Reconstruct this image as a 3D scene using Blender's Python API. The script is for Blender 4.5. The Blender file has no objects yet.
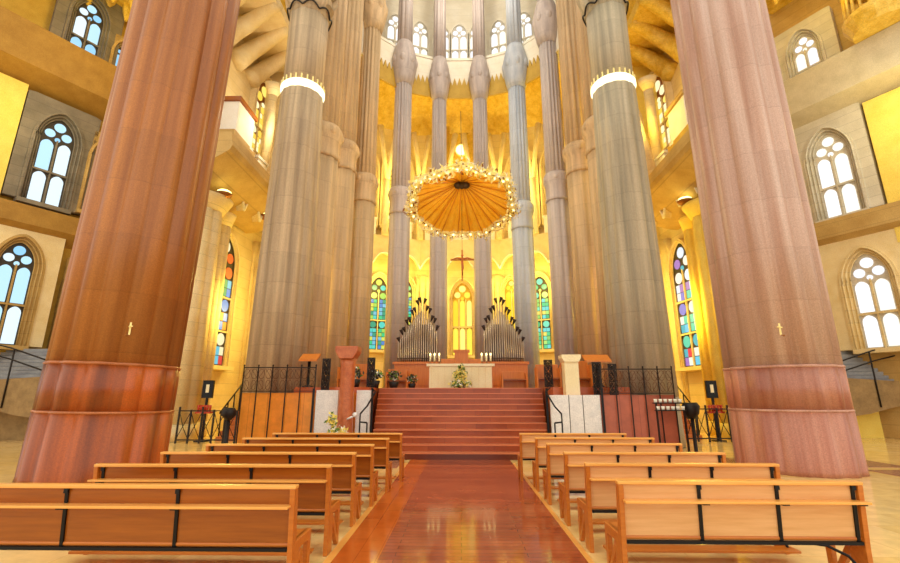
import bpy, bmesh, math, random
from mathutils import Vector, Matrix
random.seed(7)
PI = math.pi
COL = bpy.context.scene.collection
sc = bpy.context.scene

# ------------------------------------------------------------------ materials
def lin(c):
    return tuple((v/12.92 if v <= 0.04045 else ((v+0.055)/1.055)**2.4) for v in (x/255 for x in c)) + (1.0,)

def base_mat(name):
    m = bpy.data.materials.new(name); m.use_nodes = True
    nt = m.node_tree; b = nt.nodes['Principled BSDF']
    return m, nt, b

def plain(name, c, rough=0.5, metal=0.0, coat=0.0):
    m, nt, b = base_mat(name)
    b.inputs['Base Color'].default_value = lin(c)
    b.inputs['Roughness'].default_value = rough
    b.inputs['Metallic'].default_value = metal
    b.inputs['Coat Weight'].default_value = coat
    return m

def glow(name, c, s):
    m, nt, b = base_mat(name)
    b.inputs['Base Color'].default_value = lin(tuple(x*.4 for x in c))
    b.inputs['Emission Color'].default_value = lin(c)
    b.inputs['Emission Strength'].default_value = s
    b.inputs['Roughness'].default_value = 0.3
    return m

def mth(nt, op, a, b=None, clamp=False):
    n = nt.nodes.new('ShaderNodeMath'); n.operation = op; n.use_clamp = clamp
    for i, v in enumerate((a, b)):
        if v is None: continue
        if isinstance(v, (int, float)): n.inputs[i].default_value = v
        else: nt.links.new(v, n.inputs[i])
    return n.outputs[0]

def mixc(nt, fac, a, b, mode='MIX'):
    n = nt.nodes.new('ShaderNodeMix'); n.data_type = 'RGBA'; n.blend_type = mode
    if isinstance(fac, (int, float)): n.inputs[0].default_value = fac
    else: nt.links.new(fac, n.inputs[0])
    for i, v in ((6, a), (7, b)):
        if isinstance(v, tuple): n.inputs[i].default_value = v
        else: nt.links.new(v, n.inputs[i])
    return n.outputs[2]

def noise(nt, vec, scale, detail=4, rough=0.6):
    n = nt.nodes.new('ShaderNodeTexNoise'); n.inputs['Scale'].default_value = scale
    n.inputs['Detail'].default_value = detail; n.inputs['Roughness'].default_value = rough
    nt.links.new(vec, n.inputs['Vector']); return n.outputs['Fac']

def stone(name, c1, c2, rough=0.6, course=0.0, sectors=0, streak=False, var=0.35, nscale=2.0, joint=0.45, bump=0.15, grain=40):
    """mottled stone; course = height of a course, sectors = blocks round a drum"""
    m, nt, b = base_mat(name)
    tc = nt.nodes.new('ShaderNodeTexCoord'); vec = tc.outputs['Object']
    mp = nt.nodes.new('ShaderNodeMapping'); nt.links.new(vec, mp.inputs[0])
    mp.inputs['Scale'].default_value = (2.2, 2.2, 0.07) if streak else (1, 1, 1)
    f = noise(nt, mp.outputs[0], nscale)
    rmp = mth(nt, 'MULTIPLY', mth(nt, 'SUBTRACT', f, 0.32), 2.6, True)
    col = mixc(nt, rmp, lin(c1), lin(c2))
    g = noise(nt, vec, grain, 3, 0.7)
    g2 = mth(nt, 'ADD', mth(nt, 'MULTIPLY', g, 1.0), 0.5)
    cb = nt.nodes.new('ShaderNodeCombineColor')
    for i in range(3): nt.links.new(g2, cb.inputs[i])
    col = mixc(nt, 1.0, col, cb.outputs[0], 'MULTIPLY')
    if course:
        sx = nt.nodes.new('ShaderNodeSeparateXYZ'); nt.links.new(vec, sx.inputs[0])
        zz = mth(nt, 'DIVIDE', sx.outputs[2], course)
        fl = mth(nt, 'FLOOR', zz); fr = mth(nt, 'FRACT', zz)
        cell = fl
        if sectors:
            an = mth(nt, 'ARCTAN2', sx.outputs[1], sx.outputs[0])
            an = mth(nt, 'ADD', mth(nt, 'MULTIPLY', an, sectors/(2*PI)), mth(nt, 'MULTIPLY', fl, 0.37))
            af = mth(nt, 'FLOOR', an)
            cell = mth(nt, 'ADD', mth(nt, 'MULTIPLY', af, 7.13), mth(nt, 'MULTIPLY', fl, 3.71))
        else:
            xx = mth(nt, 'ADD', mth(nt, 'ADD', sx.outputs[0], sx.outputs[1]), mth(nt, 'MULTIPLY', fl, course*0.9))
            xf = mth(nt, 'DIVIDE', xx, course*2.2)
            cell = mth(nt, 'ADD', mth(nt, 'MULTIPLY', mth(nt, 'FLOOR', xf), 7.13), mth(nt, 'MULTIPLY', fl, 3.71))
        wn = nt.nodes.new('ShaderNodeTexWhiteNoise'); wn.noise_dimensions = '1D'
        nt.links.new(cell, wn.inputs['W'])
        v = mth(nt, 'ADD', mth(nt, 'MULTIPLY', wn.outputs['Value'], var), 1-var*0.6)
        cb2 = nt.nodes.new('ShaderNodeCombineColor')
        for i in range(3): nt.links.new(v, cb2.inputs[i])
        col = mixc(nt, 1.0, col, cb2.outputs[0], 'MULTIPLY')
        jl = mth(nt, 'LESS_THAN', fr, 0.025/course)
        col = mixc(nt, mth(nt, 'MULTIPLY', jl, joint), col, lin(tuple(x*0.45 for x in c1)))
    nt.links.new(col, b.inputs['Base Color'])
    b.inputs['Roughness'].default_value = rough
    if bump:
        bp = nt.nodes.new('ShaderNodeBump'); bp.inputs['Strength'].default_value = bump
        nt.links.new(g, bp.inputs['Height']); nt.links.new(bp.outputs[0], b.inputs['Normal'])
    return m

def wood(name, c1, c2, rough=0.35, axis='x', s=3.0):
    m, nt, b = base_mat(name)
    tc = nt.nodes.new('ShaderNodeTexCoord')
    mp = nt.nodes.new('ShaderNodeMapping'); nt.links.new(tc.outputs['Object'], mp.inputs[0])
    k = {'x': (0.6, 9, 9), 'y': (9, 0.6, 9), 'z': (9, 9, 0.6)}[axis]
    mp.inputs['Scale'].default_value = k
    f = noise(nt, mp.outputs[0], s, 6, 0.65)
    f = mth(nt, 'MULTIPLY', mth(nt, 'SUBTRACT', f, 0.3), 2.4, True)
    nt.links.new(mixc(nt, f, lin(c1), lin(c2)), b.inputs['Base Color'])
    b.inputs['Roughness'].default_value = rough
    b.inputs['Coat Weight'].default_value = 0.15
    return m

def tiles(name, c1, c2, mortar, w, h, rough=0.12, rot=0, msize=0.004, nsc=3.0):
    m, nt, b = base_mat(name)
    tc = nt.nodes.new('ShaderNodeTexCoord')
    mp = nt.nodes.new('ShaderNodeMapping'); nt.links.new(tc.outputs['Object'], mp.inputs[0])
    mp.inputs['Rotation'].default_value = (0, 0, rot)
    br = nt.nodes.new('ShaderNodeTexBrick'); nt.links.new(mp.outputs[0], br.inputs['Vector'])
    br.inputs['Scale'].default_value = 1.0
    br.inputs['Color1'].default_value = lin(c1); br.inputs['Color2'].default_value = lin(c2)
    br.inputs['Mortar'].default_value = lin(mortar); br.inputs['Mortar Size'].default_value = msize
    br.inputs['Brick Width'].default_value = w; br.inputs['Row Height'].default_value = h
    f = noise(nt, tc.outputs['Object'], nsc, 6, 0.7)
    v = mth(nt, 'ADD', mth(nt, 'MULTIPLY', f, 0.8), 0.6)
    cb = nt.nodes.new('ShaderNodeCombineColor')
    for i in range(3): nt.links.new(v, cb.inputs[i])
    nt.links.new(mixc(nt, 1.0, br.outputs['Color'], cb.outputs[0], 'MULTIPLY'), b.inputs['Base Color'])
    r = mth(nt, 'ADD', mth(nt, 'MULTIPLY', f, 0.1), rough-0.05)
    nt.links.new(r, b.inputs['Roughness'])
    return m

M = {}
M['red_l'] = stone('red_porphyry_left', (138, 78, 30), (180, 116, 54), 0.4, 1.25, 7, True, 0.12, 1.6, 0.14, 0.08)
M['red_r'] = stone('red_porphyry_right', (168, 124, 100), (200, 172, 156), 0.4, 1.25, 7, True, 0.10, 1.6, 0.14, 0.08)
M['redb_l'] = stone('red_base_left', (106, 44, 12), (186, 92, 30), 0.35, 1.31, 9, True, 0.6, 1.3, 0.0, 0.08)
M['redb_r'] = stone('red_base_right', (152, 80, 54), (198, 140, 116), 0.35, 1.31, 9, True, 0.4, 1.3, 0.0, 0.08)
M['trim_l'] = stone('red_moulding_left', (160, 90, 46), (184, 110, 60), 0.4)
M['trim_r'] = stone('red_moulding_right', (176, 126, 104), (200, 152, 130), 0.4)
M['grey_a'] = stone('basalt_brown_grey', (150, 128, 98), (206, 180, 140), 0.6, 1.1, 8, True, 0.12, 1.8, 0.2)
M['grey_b'] = stone('warm_grey_granite', (170, 142, 104), (216, 184, 138), 0.6, 1.1, 8, True, 0.12, 1.8, 0.2)
M['grey_c'] = stone('lilac_grey_granite', (168, 154, 148), (204, 190, 180), 0.6, 1.1, 8, True, 0.12, 1.8, 0.2)
M['grey_d'] = stone('blue_grey_granite', (168, 176, 186), (204, 208, 212), 0.6, 1.1, 8, True, 0.12, 1.8, 0.2)
M['grey_e'] = stone('ash_grey_basalt', (146, 136, 112), (196, 180, 148), 0.6, 1.1, 8, True, 0.12, 1.8, 0.2)
M['cream'] = stone('cream_stone', (226, 200, 140), (240, 220, 170), 0.75, 0.55, 0, False, 0.1, 1.0, 0.25)
M['cream2'] = stone('cream_smooth_stone', (232, 208, 150), (244, 226, 180), 0.7)
M['sand'] = stone('sandstone', (180, 144, 78), (202, 168, 102), 0.75, 0.5, 0, False, 0.1, 1.0, 0.25)
M['pale'] = stone('pale_limestone', (232, 222, 196), (244, 236, 216), 0.7, 0.6, 0, False, 0.06, 1.0, 0.15)
M['white'] = stone('white_plaster', (240, 234, 218), (248, 244, 232), 0.7)
M['ochre'] = stone('ochre_plaster', (186, 146, 46), (206, 168, 66), 0.7)
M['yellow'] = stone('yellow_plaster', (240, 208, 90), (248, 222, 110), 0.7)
M['gold'] = stone('gilded_mosaic', (212, 168, 44), (240, 208, 100), 0.4, 0, 0, False, 0.2, 3.0, grain=18, bump=0.4)
M['greystone'] = stone('grey_window_stone', (114, 104, 88), (144, 132, 112), 0.7, 0.45, 0, False, 0.14, 1.2, 0.3)
M['palegrey'] = stone('pale_grey_window_stone', (196, 188, 168), (216, 208, 190), 0.7, 0.45, 0, False, 0.1, 1.2, 0.25)
M['slab_l'] = stone('ochre_balcony_stone', (156, 114, 40), (174, 132, 54), 0.7)
M['slab_r'] = stone('grey_balcony_stone', (190, 178, 148), (206, 194, 166), 0.7)
M['wood'] = wood('varnished_beech', (184, 100, 28), (206, 124, 42), 0.3, 'x')
M['woodp'] = wood('pale_beech', (214, 160, 100), (232, 184, 128), 0.3, 'x')
M['woodl'] = wood('beech_edge', (232, 160, 70), (244, 182, 92), 0.3, 'x')
M['woodd'] = wood('panel_beech', (140, 72, 10), (170, 94, 20), 0.3, 'x')
M['woodo'] = wood('orange_oak', (200, 106, 26), (222, 136, 46), 0.4, 'z')
M['black'] = plain('black_steel', (26, 26, 28), 0.4, 0.6)
M['iron'] = plain('wrought_iron', (44, 38, 34), 0.5, 0.5)
M['floor'] = tiles('honey_floor_tiles', (234, 198, 120), (242, 210, 142), (214, 170, 96), 1.2, 0.6, 0.12)
M['aisle'] = tiles('rust_red_aisle_boards', (150, 70, 40), (172, 88, 52), (108, 50, 28), 1.4, 0.11, 0.09, 0, 0.003, 2.0)
M['aisle_o'] = tiles('orange_aisle_boards', (190, 92, 32), (202, 106, 40), (150, 70, 26), 0.9, 0.22, 0.1, PI/2, 0.003, 2.0)
M['band'] = stone('brown_floor_band', (150, 104, 80), (172, 122, 96), 0.2)
M['tread'] = tiles('stair_porphyry', (146, 64, 28), (168, 82, 40), (104, 42, 20), 0.9, 0.31, 0.25, 0, 0.004, 2.0)
M['nosing'] = plain('stair_nosing', (206, 118, 74), 0.3)
M['platf'] = tiles('sanctuary_floor_boards', (176, 84, 40), (190, 100, 52), (120, 56, 28), 1.0, 0.3, 0.25)
M['wall_o'] = tiles('orange_wall_panels', (236, 140, 40), (244, 156, 54), (170, 90, 30), 0.55, 3, 0.35)
M['wall_r'] = tiles('rust_wall_panels', (186, 98, 70), (198, 110, 82), (130, 62, 46), 0.55, 3, 0.35)
M['marble'] = stone('white_marble', (226, 224, 218), (244, 240, 232), 0.3, 0, 0, False, 0.2, 5.0, bump=0.02)
M['ambo'] = stone('orange_porphyry', (176, 88, 44), (204, 116, 64), 0.35, nscale=5)
M['altar'] = stone('cream_altar_stone', (240, 222, 168), (250, 236, 190), 0.4)
M['cloth'] = plain('altar_cloth', (250, 240, 200), 0.8)
M['pipe'] = plain('organ_tin', (176, 160, 146), 0.3, 0.9)
M['pipetip'] = plain('dark_trumpet_bell', (60, 48, 50), 0.35, 0.6)
M['canopy'] = stone('amber_parchment', (250, 186, 30), (254, 206, 66), 0.45, 0, 0, False, 0.2, 2.0)
M['canopyd'] = plain('amber_rib', (224, 146, 26), 0.45)
M['bulb'] = glow('canopy_lamp_glass', (255, 240, 170), 2.2)
M['fringe'] = plain('gilded_wheat', (254, 238, 160), 0.5)
M['dark'] = plain('dark_hub', (60, 42, 20), 0.6)
M['bronze'] = plain('bronze', (150, 92, 34), 0.4, 0.5)
M['leaf'] = plain('green_leaf', (92, 128, 40), 0.6)
M['leafd'] = plain('dark_leaf', (44, 46, 34), 0.6)
M['petal'] = plain('yellow_petal', (246, 226, 110), 0.6)
M['petalw'] = plain('white_petal', (250, 246, 226), 0.6)
M['pot'] = plain('black_pot', (26, 22, 20), 0.5)
M['flame'] = glow('candle_flame', (255, 235, 150), 5)
M['ringlamp'] = glow('column_ring_lamp', (255, 246, 205), 1.7)
M['lattice'] = plain('bronzed_scrollwork', (120, 84, 56), 0.45, 0.4)
M['oculus'] = glow('oculus_glass', (255, 244, 170), 1.9)
M['bracket'] = glow('wall_lamp_glass', (255, 240, 150), 3.0)
M['red'] = plain('red_glass', (196, 60, 24), 0.3)
M['lead'] = plain('window_lead', (60, 50, 36), 0.6)
M['stepg'] = stone('grey_steps', (128, 130, 136), (156, 158, 160), 0.5)
M['stepu'] = stone('step_stringer', (132, 106, 66), (164, 134, 86), 0.7, nscale=3)

GL = {}
def gl(c, s=1.1):
    k = (c, s)
    if k not in GL: GL[k] = glow('stained_glass_%d' % len(GL), c, s)
    return GL[k]

# ------------------------------------------------------------------ mesh builder
class MB:
    def __init__(s): s.v = []; s.f = []; s.mi = []; s.sm = []; s.mats = []; s.cur = 0; s.T = Matrix.Identity(4)
    def mat(s, m):
        if m not in s.mats: s.mats.append(m)
        s.cur = s.mats.index(m); return s
    def add(s, vs, fs, smooth=False):
        o = len(s.v)
        s.v += [tuple(s.T @ Vector(p)) for p in vs]
        for f in fs:
            s.f.append([i+o for i in f]); s.mi.append(s.cur); s.sm.append(smooth)
        return s
    def box(s, x0, x1, y0, y1, z0, z1):
        return s.add([(x0,y0,z0),(x1,y0,z0),(x1,y1,z0),(x0,y1,z0),(x0,y0,z1),(x1,y0,z1),(x1,y1,z1),(x0,y1,z1)],
                     [(3,2,1,0),(4,5,6,7),(0,1,5,4),(1,2,6,5),(2,3,7,6),(3,0,4,7)])
    def prism(s, pts, a0, a1, plane='xz'):
        """pts 2d polygon (convex or simple); extruded along the missing axis from a0 to a1"""
        n = len(pts)
        def P(p, a):
            return (p[0], a, p[1]) if plane == 'xz' else ((a, p[0], p[1]) if plane == 'yz' else (p[0], p[1], a))
        vs = [P(p, a0) for p in pts] + [P(p, a1) for p in pts]
        fs = [tuple(range(n)), tuple(range(2*n-1, n-1, -1))]
        fs += [(i, (i+1) % n, n+(i+1) % n, n+i) for i in range(n)]
        return s.add(vs, fs)
    def tube(s, pts, r, n=6, closed=False, smooth=True):
        pts = [Vector(p) for p in pts]; m = len(pts); vs = []; fs = []
        rr = r if isinstance(r, (list, tuple)) else [r]*m
        up = Vector((0, 0, 1))
        for i, p in enumerate(pts):
            a = pts[(i-1) % m] if (closed or i > 0) else p
            b = pts[(i+1) % m] if (closed or i < m-1) else p
            d = (b-a)
            d = d.normalized() if d.length > 1e-9 else Vector((0, 0, 1))
            u = up.cross(d)
            if u.length < 0.05: u = Vector((1, 0, 0)).cross(d)
            u.normalize(); w = d.cross(u)
            for k in range(n):
                t = 2*PI*k/n
                vs.append(tuple(p + (u*math.cos(t)+w*math.sin(t))*rr[i]))
        for i in range(m if closed else m-1):
            j = (i+1) % m
            for k in range(n):
                fs.append((i*n+k, i*n+(k+1) % n, j*n+(k+1) % n, j*n+k))
        if not closed:
            fs.append(tuple(range(n-1, -1, -1))); fs.append(tuple(range((m-1)*n, m*n)))
        return s.add(vs, fs, smooth)
    def lathe(s, prof, n=24, cx=0, cy=0, fl=0, amp=0.0, smooth=True, phase=0.0, caps=True):
        """prof list of (r,z[,amp]); fl flutes"""
        vs = []; fs = []
        for q in prof:
            r, z = q[0], q[1]; a = q[2] if len(q) > 2 else amp
            for k in range(n):
                t = 2*PI*k/n
                rr = r*(1 - a*(1-abs(math.cos(fl*t/2+phase)))) if fl else r
                vs.append((cx+rr*math.cos(t), cy+rr*math.sin(t), z))
        m = len(prof)
        for i in range(m-1):
            for k in range(n):
                fs.append((i*n+k, i*n+(k+1) % n, (i+1)*n+(k+1) % n, (i+1)*n+k))
        if caps:
            fs.append(tuple(range(n-1, -1, -1))); fs.append(tuple(range((m-1)*n, m*n)))
        return s.add(vs, fs, smooth)
    def ball(s, c, r, n=8, m=6, sz=1.0):
        vs = [(c[0], c[1], c[2]-r*sz)]; fs = []
        for i in range(1, m):
            ph = -PI/2+PI*i/m
            for k in range(n):
                t = 2*PI*k/n
                vs.append((c[0]+r*math.cos(ph)*math.cos(t), c[1]+r*math.cos(ph)*math.sin(t), c[2]+r*sz*math.sin(ph)))
        vs.append((c[0], c[1], c[2]+r*sz)); L = len(vs)-1
        for k in range(n): fs.append((0, 1+(k+1) % n, 1+k)); fs.append((L, 1+(m-2)*n+k, 1+(m-2)*n+(k+1) % n))
        for i in range(m-2):
            for k in range(n):
                a = 1+i*n; fs.append((a+k, a+(k+1) % n, a+n+(k+1) % n, a+n+k))
        return s.add(vs, fs, True)
    def ring(s, outer, inner, a0, a1, plane='xz'):
        """band between two open/closed outlines with the same count, extruded a0..a1"""
        n = len(outer)
        def P(p, a):
            return (p[0], a, p[1]) if plane == 'xz' else (p[0], p[1], a)
        vs = [P(p, a0) for p in outer]+[P(p, a0) for p in inner]+[P(p, a1) for p in outer]+[P(p, a1) for p in inner]
        fs = []
        for i in range(n-1):
            j = i+1
            fs += [(i, j, n+j, n+i), (2*n+i, 3*n+i, 3*n+j, 2*n+j), (i, 2*n+i, 2*n+j, j), (n+i, n+j, 3*n+j, 3*n+i)]
        fs += [(0, n, 3*n, 2*n), (n-1, 3*n-1, 4*n-1, 2*n-1)]
        return s.add(vs, fs)
    def build(s, name, mat=None, parent=None, loc=None, rz=0.0, bevel=0.0):
        me = bpy.data.meshes.new(name); me.from_pydata(s.v, [], s.f)
        for m in ([mat] if mat is not None and not s.mats else s.mats): me.materials.append(m)
        for p, i, sm in zip(me.polygons, s.mi, s.sm): p.material_index = i; p.use_smooth = sm
        bm = bmesh.new(); bm.from_mesh(me); bmesh.ops.recalc_face_normals(bm, faces=bm.faces); bm.to_mesh(me); bm.free()
        me.update()
        o = bpy.data.objects.new(name, me); COL.objects.link(o)
        if parent: o.parent = parent
        if loc is not None: o.location = loc
        o.rotation_euler = (0, 0, rz)
        if bevel:
            bv = o.modifiers.new('bevel', 'BEVEL'); bv.width = bevel; bv.segments = 2; bv.limit_method = 'ANGLE'
        return o

def tag(o, label, cat, group=None, kind=None):
    o['label'] = label; o['category'] = cat
    if group: o['group'] = group
    if kind: o['kind'] = kind
    return o
def struct(o, label=None):
    o['kind'] = 'structure'
    if label: o['label'] = label
    return o
def empty(name, loc, label, cat, group=None, rz=0.0):
    o = bpy.data.objects.new(name, None); COL.objects.link(o); o.empty_display_size = 0.2
    o.location = loc; o.rotation_euler = (0, 0, rz)
    return tag(o, label, cat, group)
def copy_tree(o, parent=None):
    c = o.copy(); COL.objects.link(c)
    if parent is not None: c.parent = parent
    for ch in list(o.children): copy_tree(ch, c)
    return c

# ------------------------------------------------------------------ floor
struct(MB().box(-26, 26, -4, 36, -0.3, 0).build('floor', M['floor']), 'polished honey coloured stone floor')
struct(MB().box(-1.32, 1.28, -4, 12.64, 0.0, 0.012).build('floor', M['aisle']), 'glossy rust red aisle floor between the pews')
struct(MB().box(-1.32, -.86, -4, 12.6, 0.012, 0.014).build('floor', M['aisle_o']), 'orange floor strip along the left side of the aisle')
struct(MB().box(-1.40, -1.32, -4, 12.0, 0.0, 0.016).build('trim_1', M['woodl']), 'pale yellow border line left of the aisle')
struct(MB().box(1.28, 1.34, -4, 12.0, 0.0, 0.016).build('trim_2', M['woodl']), 'pale border line right of the aisle')
struct(MB().box(9.2, 24, 9.2, 11.2, 0.0, 0.008).build('trim_3', M['band']), 'brown band across the right hand floor')
struct(MB().box(-8.6, -1.5, 11.2, 13.1, 0.0, 0.008).build('trim_4', M['band']), 'brown floor band in front of the sanctuary wall')
struct(MB().box(3.2, 10.6, 11.6, 13.1, 0.0, 0.008).build('trim_5', M['band']), 'brown floor band at the foot of the right sanctuary wall')

# ------------------------------------------------------------------ sanctuary platform and stairs
PZ = 1.9
st = empty('altar_staircase', (0, 12.65, 0), 'wide flight of rust red steps leading from the aisle up to the altar', 'stairs')
NS = 11; tr = 0.33; rs = PZ/NS
for i in range(NS):
    w = 2.42 + 0.04*i
    b = MB().mat(M['tread']).box(-w, w-0.05, i*tr, NS*tr+0.1, i*rs, (i+1)*rs-0.03)
    b.mat(M['nosing']).box(-w, w-0.05, i*tr-0.02, NS*tr+0.1, (i+1)*rs-0.03, (i+1)*rs)
    b.build('step', None, st)
struct(MB().box(-5.3, 5.3, 16.4, 23.0, 0, PZ).build('floor', M['platf']), 'raised sanctuary floor around the altar')
struct(MB().box(-5.3, -2.9, 14.6, 16.4, 0, PZ).build('floor', M['platf']), 'raised sanctuary floor left of the stairs')
struct(MB().box(2.9, 5.3, 14.6, 16.4, 0, PZ).build('floor', M['platf']), 'raised sanctuary floor right of the stairs')
tag(MB().box(-6.6, -2.9, 13.8, 14.6, 0, 1.72).build('sanctuary_wall', M['wall_o']), 'orange brown panelled wall fronting the sanctuary left of the stairs', 'low wall')
tag(MB().box(2.9, 6.3, 13.8, 14.6, 0, 1.66).build('sanctuary_wall', M['wall_r']), 'rust red panelled wall fronting the sanctuary right of the stairs', 'low wall')
# white marble slabs
def slab(x0, x1, y, z1, label, joints=()):
    b = MB().mat(M['marble'])
    xs = [x0]+list(joints)+[x1]
    for a, c in zip(xs[:-1], xs[1:]): b.box(a+0.012, c-0.012, y, y+0.12, 0, z1)
    b.mat(M['iron'])
    for j in joints: b.box(j-0.012, j+0.012, y+0.02, y+0.1, 0, z1)
    tag(b.build('marble_panel'), label, 'marble panel')
slab(-4.28, -3.6, 13.62, 1.8, 'white marble panel on the outer side of the orange ambo')
slab(-3.08, -2.64, 13.62, 1.8, 'white marble panel between the orange ambo and the stairs')
slab(2.6, 4.06, 13.62, 1.66, 'wide white marble panel with dark joints right of the stairs', (3.0+0.15, 3.55))

# ambo
am = empty('ambo', (-3.3, 13.35, 0), 'tall orange stone ambo pillar with a square cap between two marble panels', 'pulpit')
MB().lathe([(0.26, 0), (0.24, 0.5), (0.21, 1.6), (0.22, 2.5), (0.25, 2.7)], 16).build('shaft', M['ambo'], am)
MB().prism([(-.2, 2.68), (.2, 2.68), (.33, 2.9), (.33, 3.04), (-.33, 3.04), (-.33, 2.9)], -.3, .25).build('cap', M['ambo'], am, bevel=0.02)
b = MB().mat(M['marble']).tube([(.1, -.2, 1.0), (.28, -.22, 1.08)], .03).ball((.32, -.22, 1.12), .07)
b.build('ornament', None, am)
pl = empty('stone_pillar', (3.38, 14.2, 1.66), 'square cream stone pillar on top of the right sanctuary wall', 'pillar')
MB().box(-.21, .21, -.2, .2, 0, .98).build('shaft', M['altar'], pl)
MB().prism([(-.22, .98), (.22, .98), (.29, 1.1), (.29, 1.2), (-.29, 1.2), (-.29, 1.1)], -.26, .26).build('cap', M['altar'], pl)

# ------------------------------------------------------------------ altar
al = empty('altar', (0, 19, PZ), 'cream stone altar table at the head of the stairs', 'altar')
MB().box(-1.3, 1.3, 0.05, .95, 0, .92).build('base', M['altar'], al)
MB().box(-1.42, 1.42, 0, 1.0, .92, 1.03).build('altar_top', M['cloth'], al, bevel=.015)
b = MB()
for i in range(9): b.box(-1.22+i*.28, -1.2+i*.28, .03, .05, .05, .88)
b.build('front_ribs', M['cream2'], al)
cn = empty('altar_candle', (-1.28, 19.3, PZ+1.03), 'x', 'candle', 'candles on the altar')
MB().lathe([(.07, 0), (.07, .02), (.02, .04), (.02, .1), (.045, .12)], 10).build('candlestick', M['bronze'], cn)
MB().lathe([(.038, .11), (.036, .36)], 10).build('wax', M['cloth'], cn)
MB().ball((0, 0, .41), .032, 8, 6, 1.8).build('flame', M['flame'], cn)
names = ['leftmost white candle on the altar', 'second white candle from the left end of the altar', 'third white candle from the left end of the altar',
         'third white candle from the right end of the altar', 'second white candle from the right end of the altar', 'rightmost white candle on the altar']
for i, x in enumerate((-1.28, -1.1, -.9, .9, 1.1, 1.28)):
    o = cn if i == 0 else copy_tree(cn)
    o.location = (x, 19.3, PZ+1.03); o['label'] = names[i]

def foliage(b, c, R, n, mats, leaf=.1, flat=1.0):
    for i in range(n):
        d = Vector((random.gauss(0, 1), random.gauss(0, 1), random.gauss(0, 1))).normalized()*R*random.uniform(.35, 1)
        p = Vector(c)+Vector((d.x, d.y, d.z*flat))
        u = Vector((random.gauss(0, 1), random.gauss(0, 1), random.gauss(0, 1))).normalized()*leaf
        w = u.orthogonal().normalized()*leaf*.45
        b.mat(random.choice(mats))
        t = w.cross(u).normalized()*leaf*.12
        b.add([tuple(p-u), tuple(p+w+t), tuple(p+u), tuple(p-w+t), tuple(p-t)], [(0, 1, 4), (1, 2, 4), (2, 3, 4), (3, 0, 4), (0, 3, 2, 1)])
fw = empty('flower_arrangement', (0.0, 18.42, PZ), 'cascading yellow and green flower arrangement in front of the altar', 'flowers')
b = MB(); foliage(b, (0, 0, .2), .48, 220, [M['leaf'], M['petal'], M['petalw']], .085, .4)
foliage(b, (0, 0, .5), .32, 150, [M['leaf'], M['petal'], M['petal']], .07, 1)
foliage(b, (.02, 0, .82), .16, 70, [M['leaf'], M['petal']], .06, 1.1)
b.build('blooms', None, fw)
MB().lathe([(.2, 0), (.14, .1), (.05, .3), (.03, .95)], 10).build('stand', M['leafd'], fw)
fl2 = empty('flower_arrangement', (-3.35, 12.65, 0), 'green and cream flower arrangement at the foot of the ambo', 'flowers')
MB().lathe([(.16, 0), (.2, .3), (.17, .32)], 12).build('vase', M['marble'], fl2)
b = MB(); foliage(b, (0, 0, .58), .3, 160, [M['leaf'], M['petal'], M['petalw']], .08, 1)
foliage(b, (-.14, 0, 1.0), .17, 70, [M['leaf'], M['petal']], .07, 1.3); foliage(b, (.2, 0, .72), .16, 50, [M['petalw'], M['petal']], .06)
b.build('blooms', None, fl2)

# presbytery seat behind altar
se = empty('presbytery_seat', (.05, 21.3, PZ), 'orange oak seat with a raised middle back behind the altar', 'bench')
MB().box(-.95, -.32, -.1, .35, 0, 1.4).build('side_back', M['woodo'], se, bevel=.02)
MB().box(.32, .95, -.1, .35, 0, 1.4).build('side_back', M['woodo'], se, bevel=.02)
MB().box(-.32, .32, -.1, .35, 0, 1.72).box(-.38, .38, -.15, .37, 1.72, 1.82).build('centre_back', M['woodo'], se)
MB().box(-.95, .95, -.55, -.1, .0, .45).build('seat', M['woodd'], se)

# ------------------------------------------------------------------ organs
def organ(cx, flip, label):
    o = empty('pipe_organ', (cx, 22, PZ), label, 'organ', 'pair of pipe organs behind the altar')
    MB().box(-.95, .95, .42, .6, 1.3, 2.5).box(-.55, .55, .42, .6, 2.5, 3.2).build('backboard', M['dark'], o)
    MB().box(-1.05, 1.05, -.35, .6, 0, 1.18).box(-1.12, 1.12, -.42, .64, 1.18, 1.3).box(-.9, .9, -.38, -.35, .2, 1.0).build('case', M['woodo'], o)
    n = 19
    for i in range(n):
        x = -.93+1.86*i/(n-1)
        t = 1-abs((x-(.18*flip))/1.1)
        h = 1.0+1.5*max(0, t)**.9
        y = .1-.35*(1-abs(x))
        m = MB().lathe([(.02, 1.3), (.038, 1.42), (.038, 1.3+h)], 10, x, y)
        m.mat(M['pipe']) if False else None
        p = m.build('organ_pipe', M['pipe'], o)
        MB().box(x-.022, x+.022, y-.05, y-.04, 1.44, 1.5).build('pipe_mouth', M['dark'], p)
    k = 15
    for i in range(k):
        x = -.9+1.8*i/(k-1)
        t = 1-abs((x-(.15*flip))/1.05)
        zt = 2.55+2.05*max(0, t)+(.14 if i % 2 else 0)
        lean = (-.10 if x < .15*flip else .10)
        yb = .35+.08*(i % 2)
        r = MB().tube([(x, yb, 1.3), (x, yb, zt-.25)], .03, 8).build('trumpet_pipe', M['pipe'], o)
        MB().tube([(x, yb, zt-.27), (x+lean*.4, yb-.03, zt-.16), (x+lean, yb-.06, zt)], [.03, .06, .1], 8).build('bell', M['pipetip'], r)
organ(-2.1, 1, 'triangular bank of tin organ pipes on a wooden case left of the altar')
organ(2.12, -1, 'triangular bank of tin organ pipes on a wooden case right of the altar')

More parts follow.
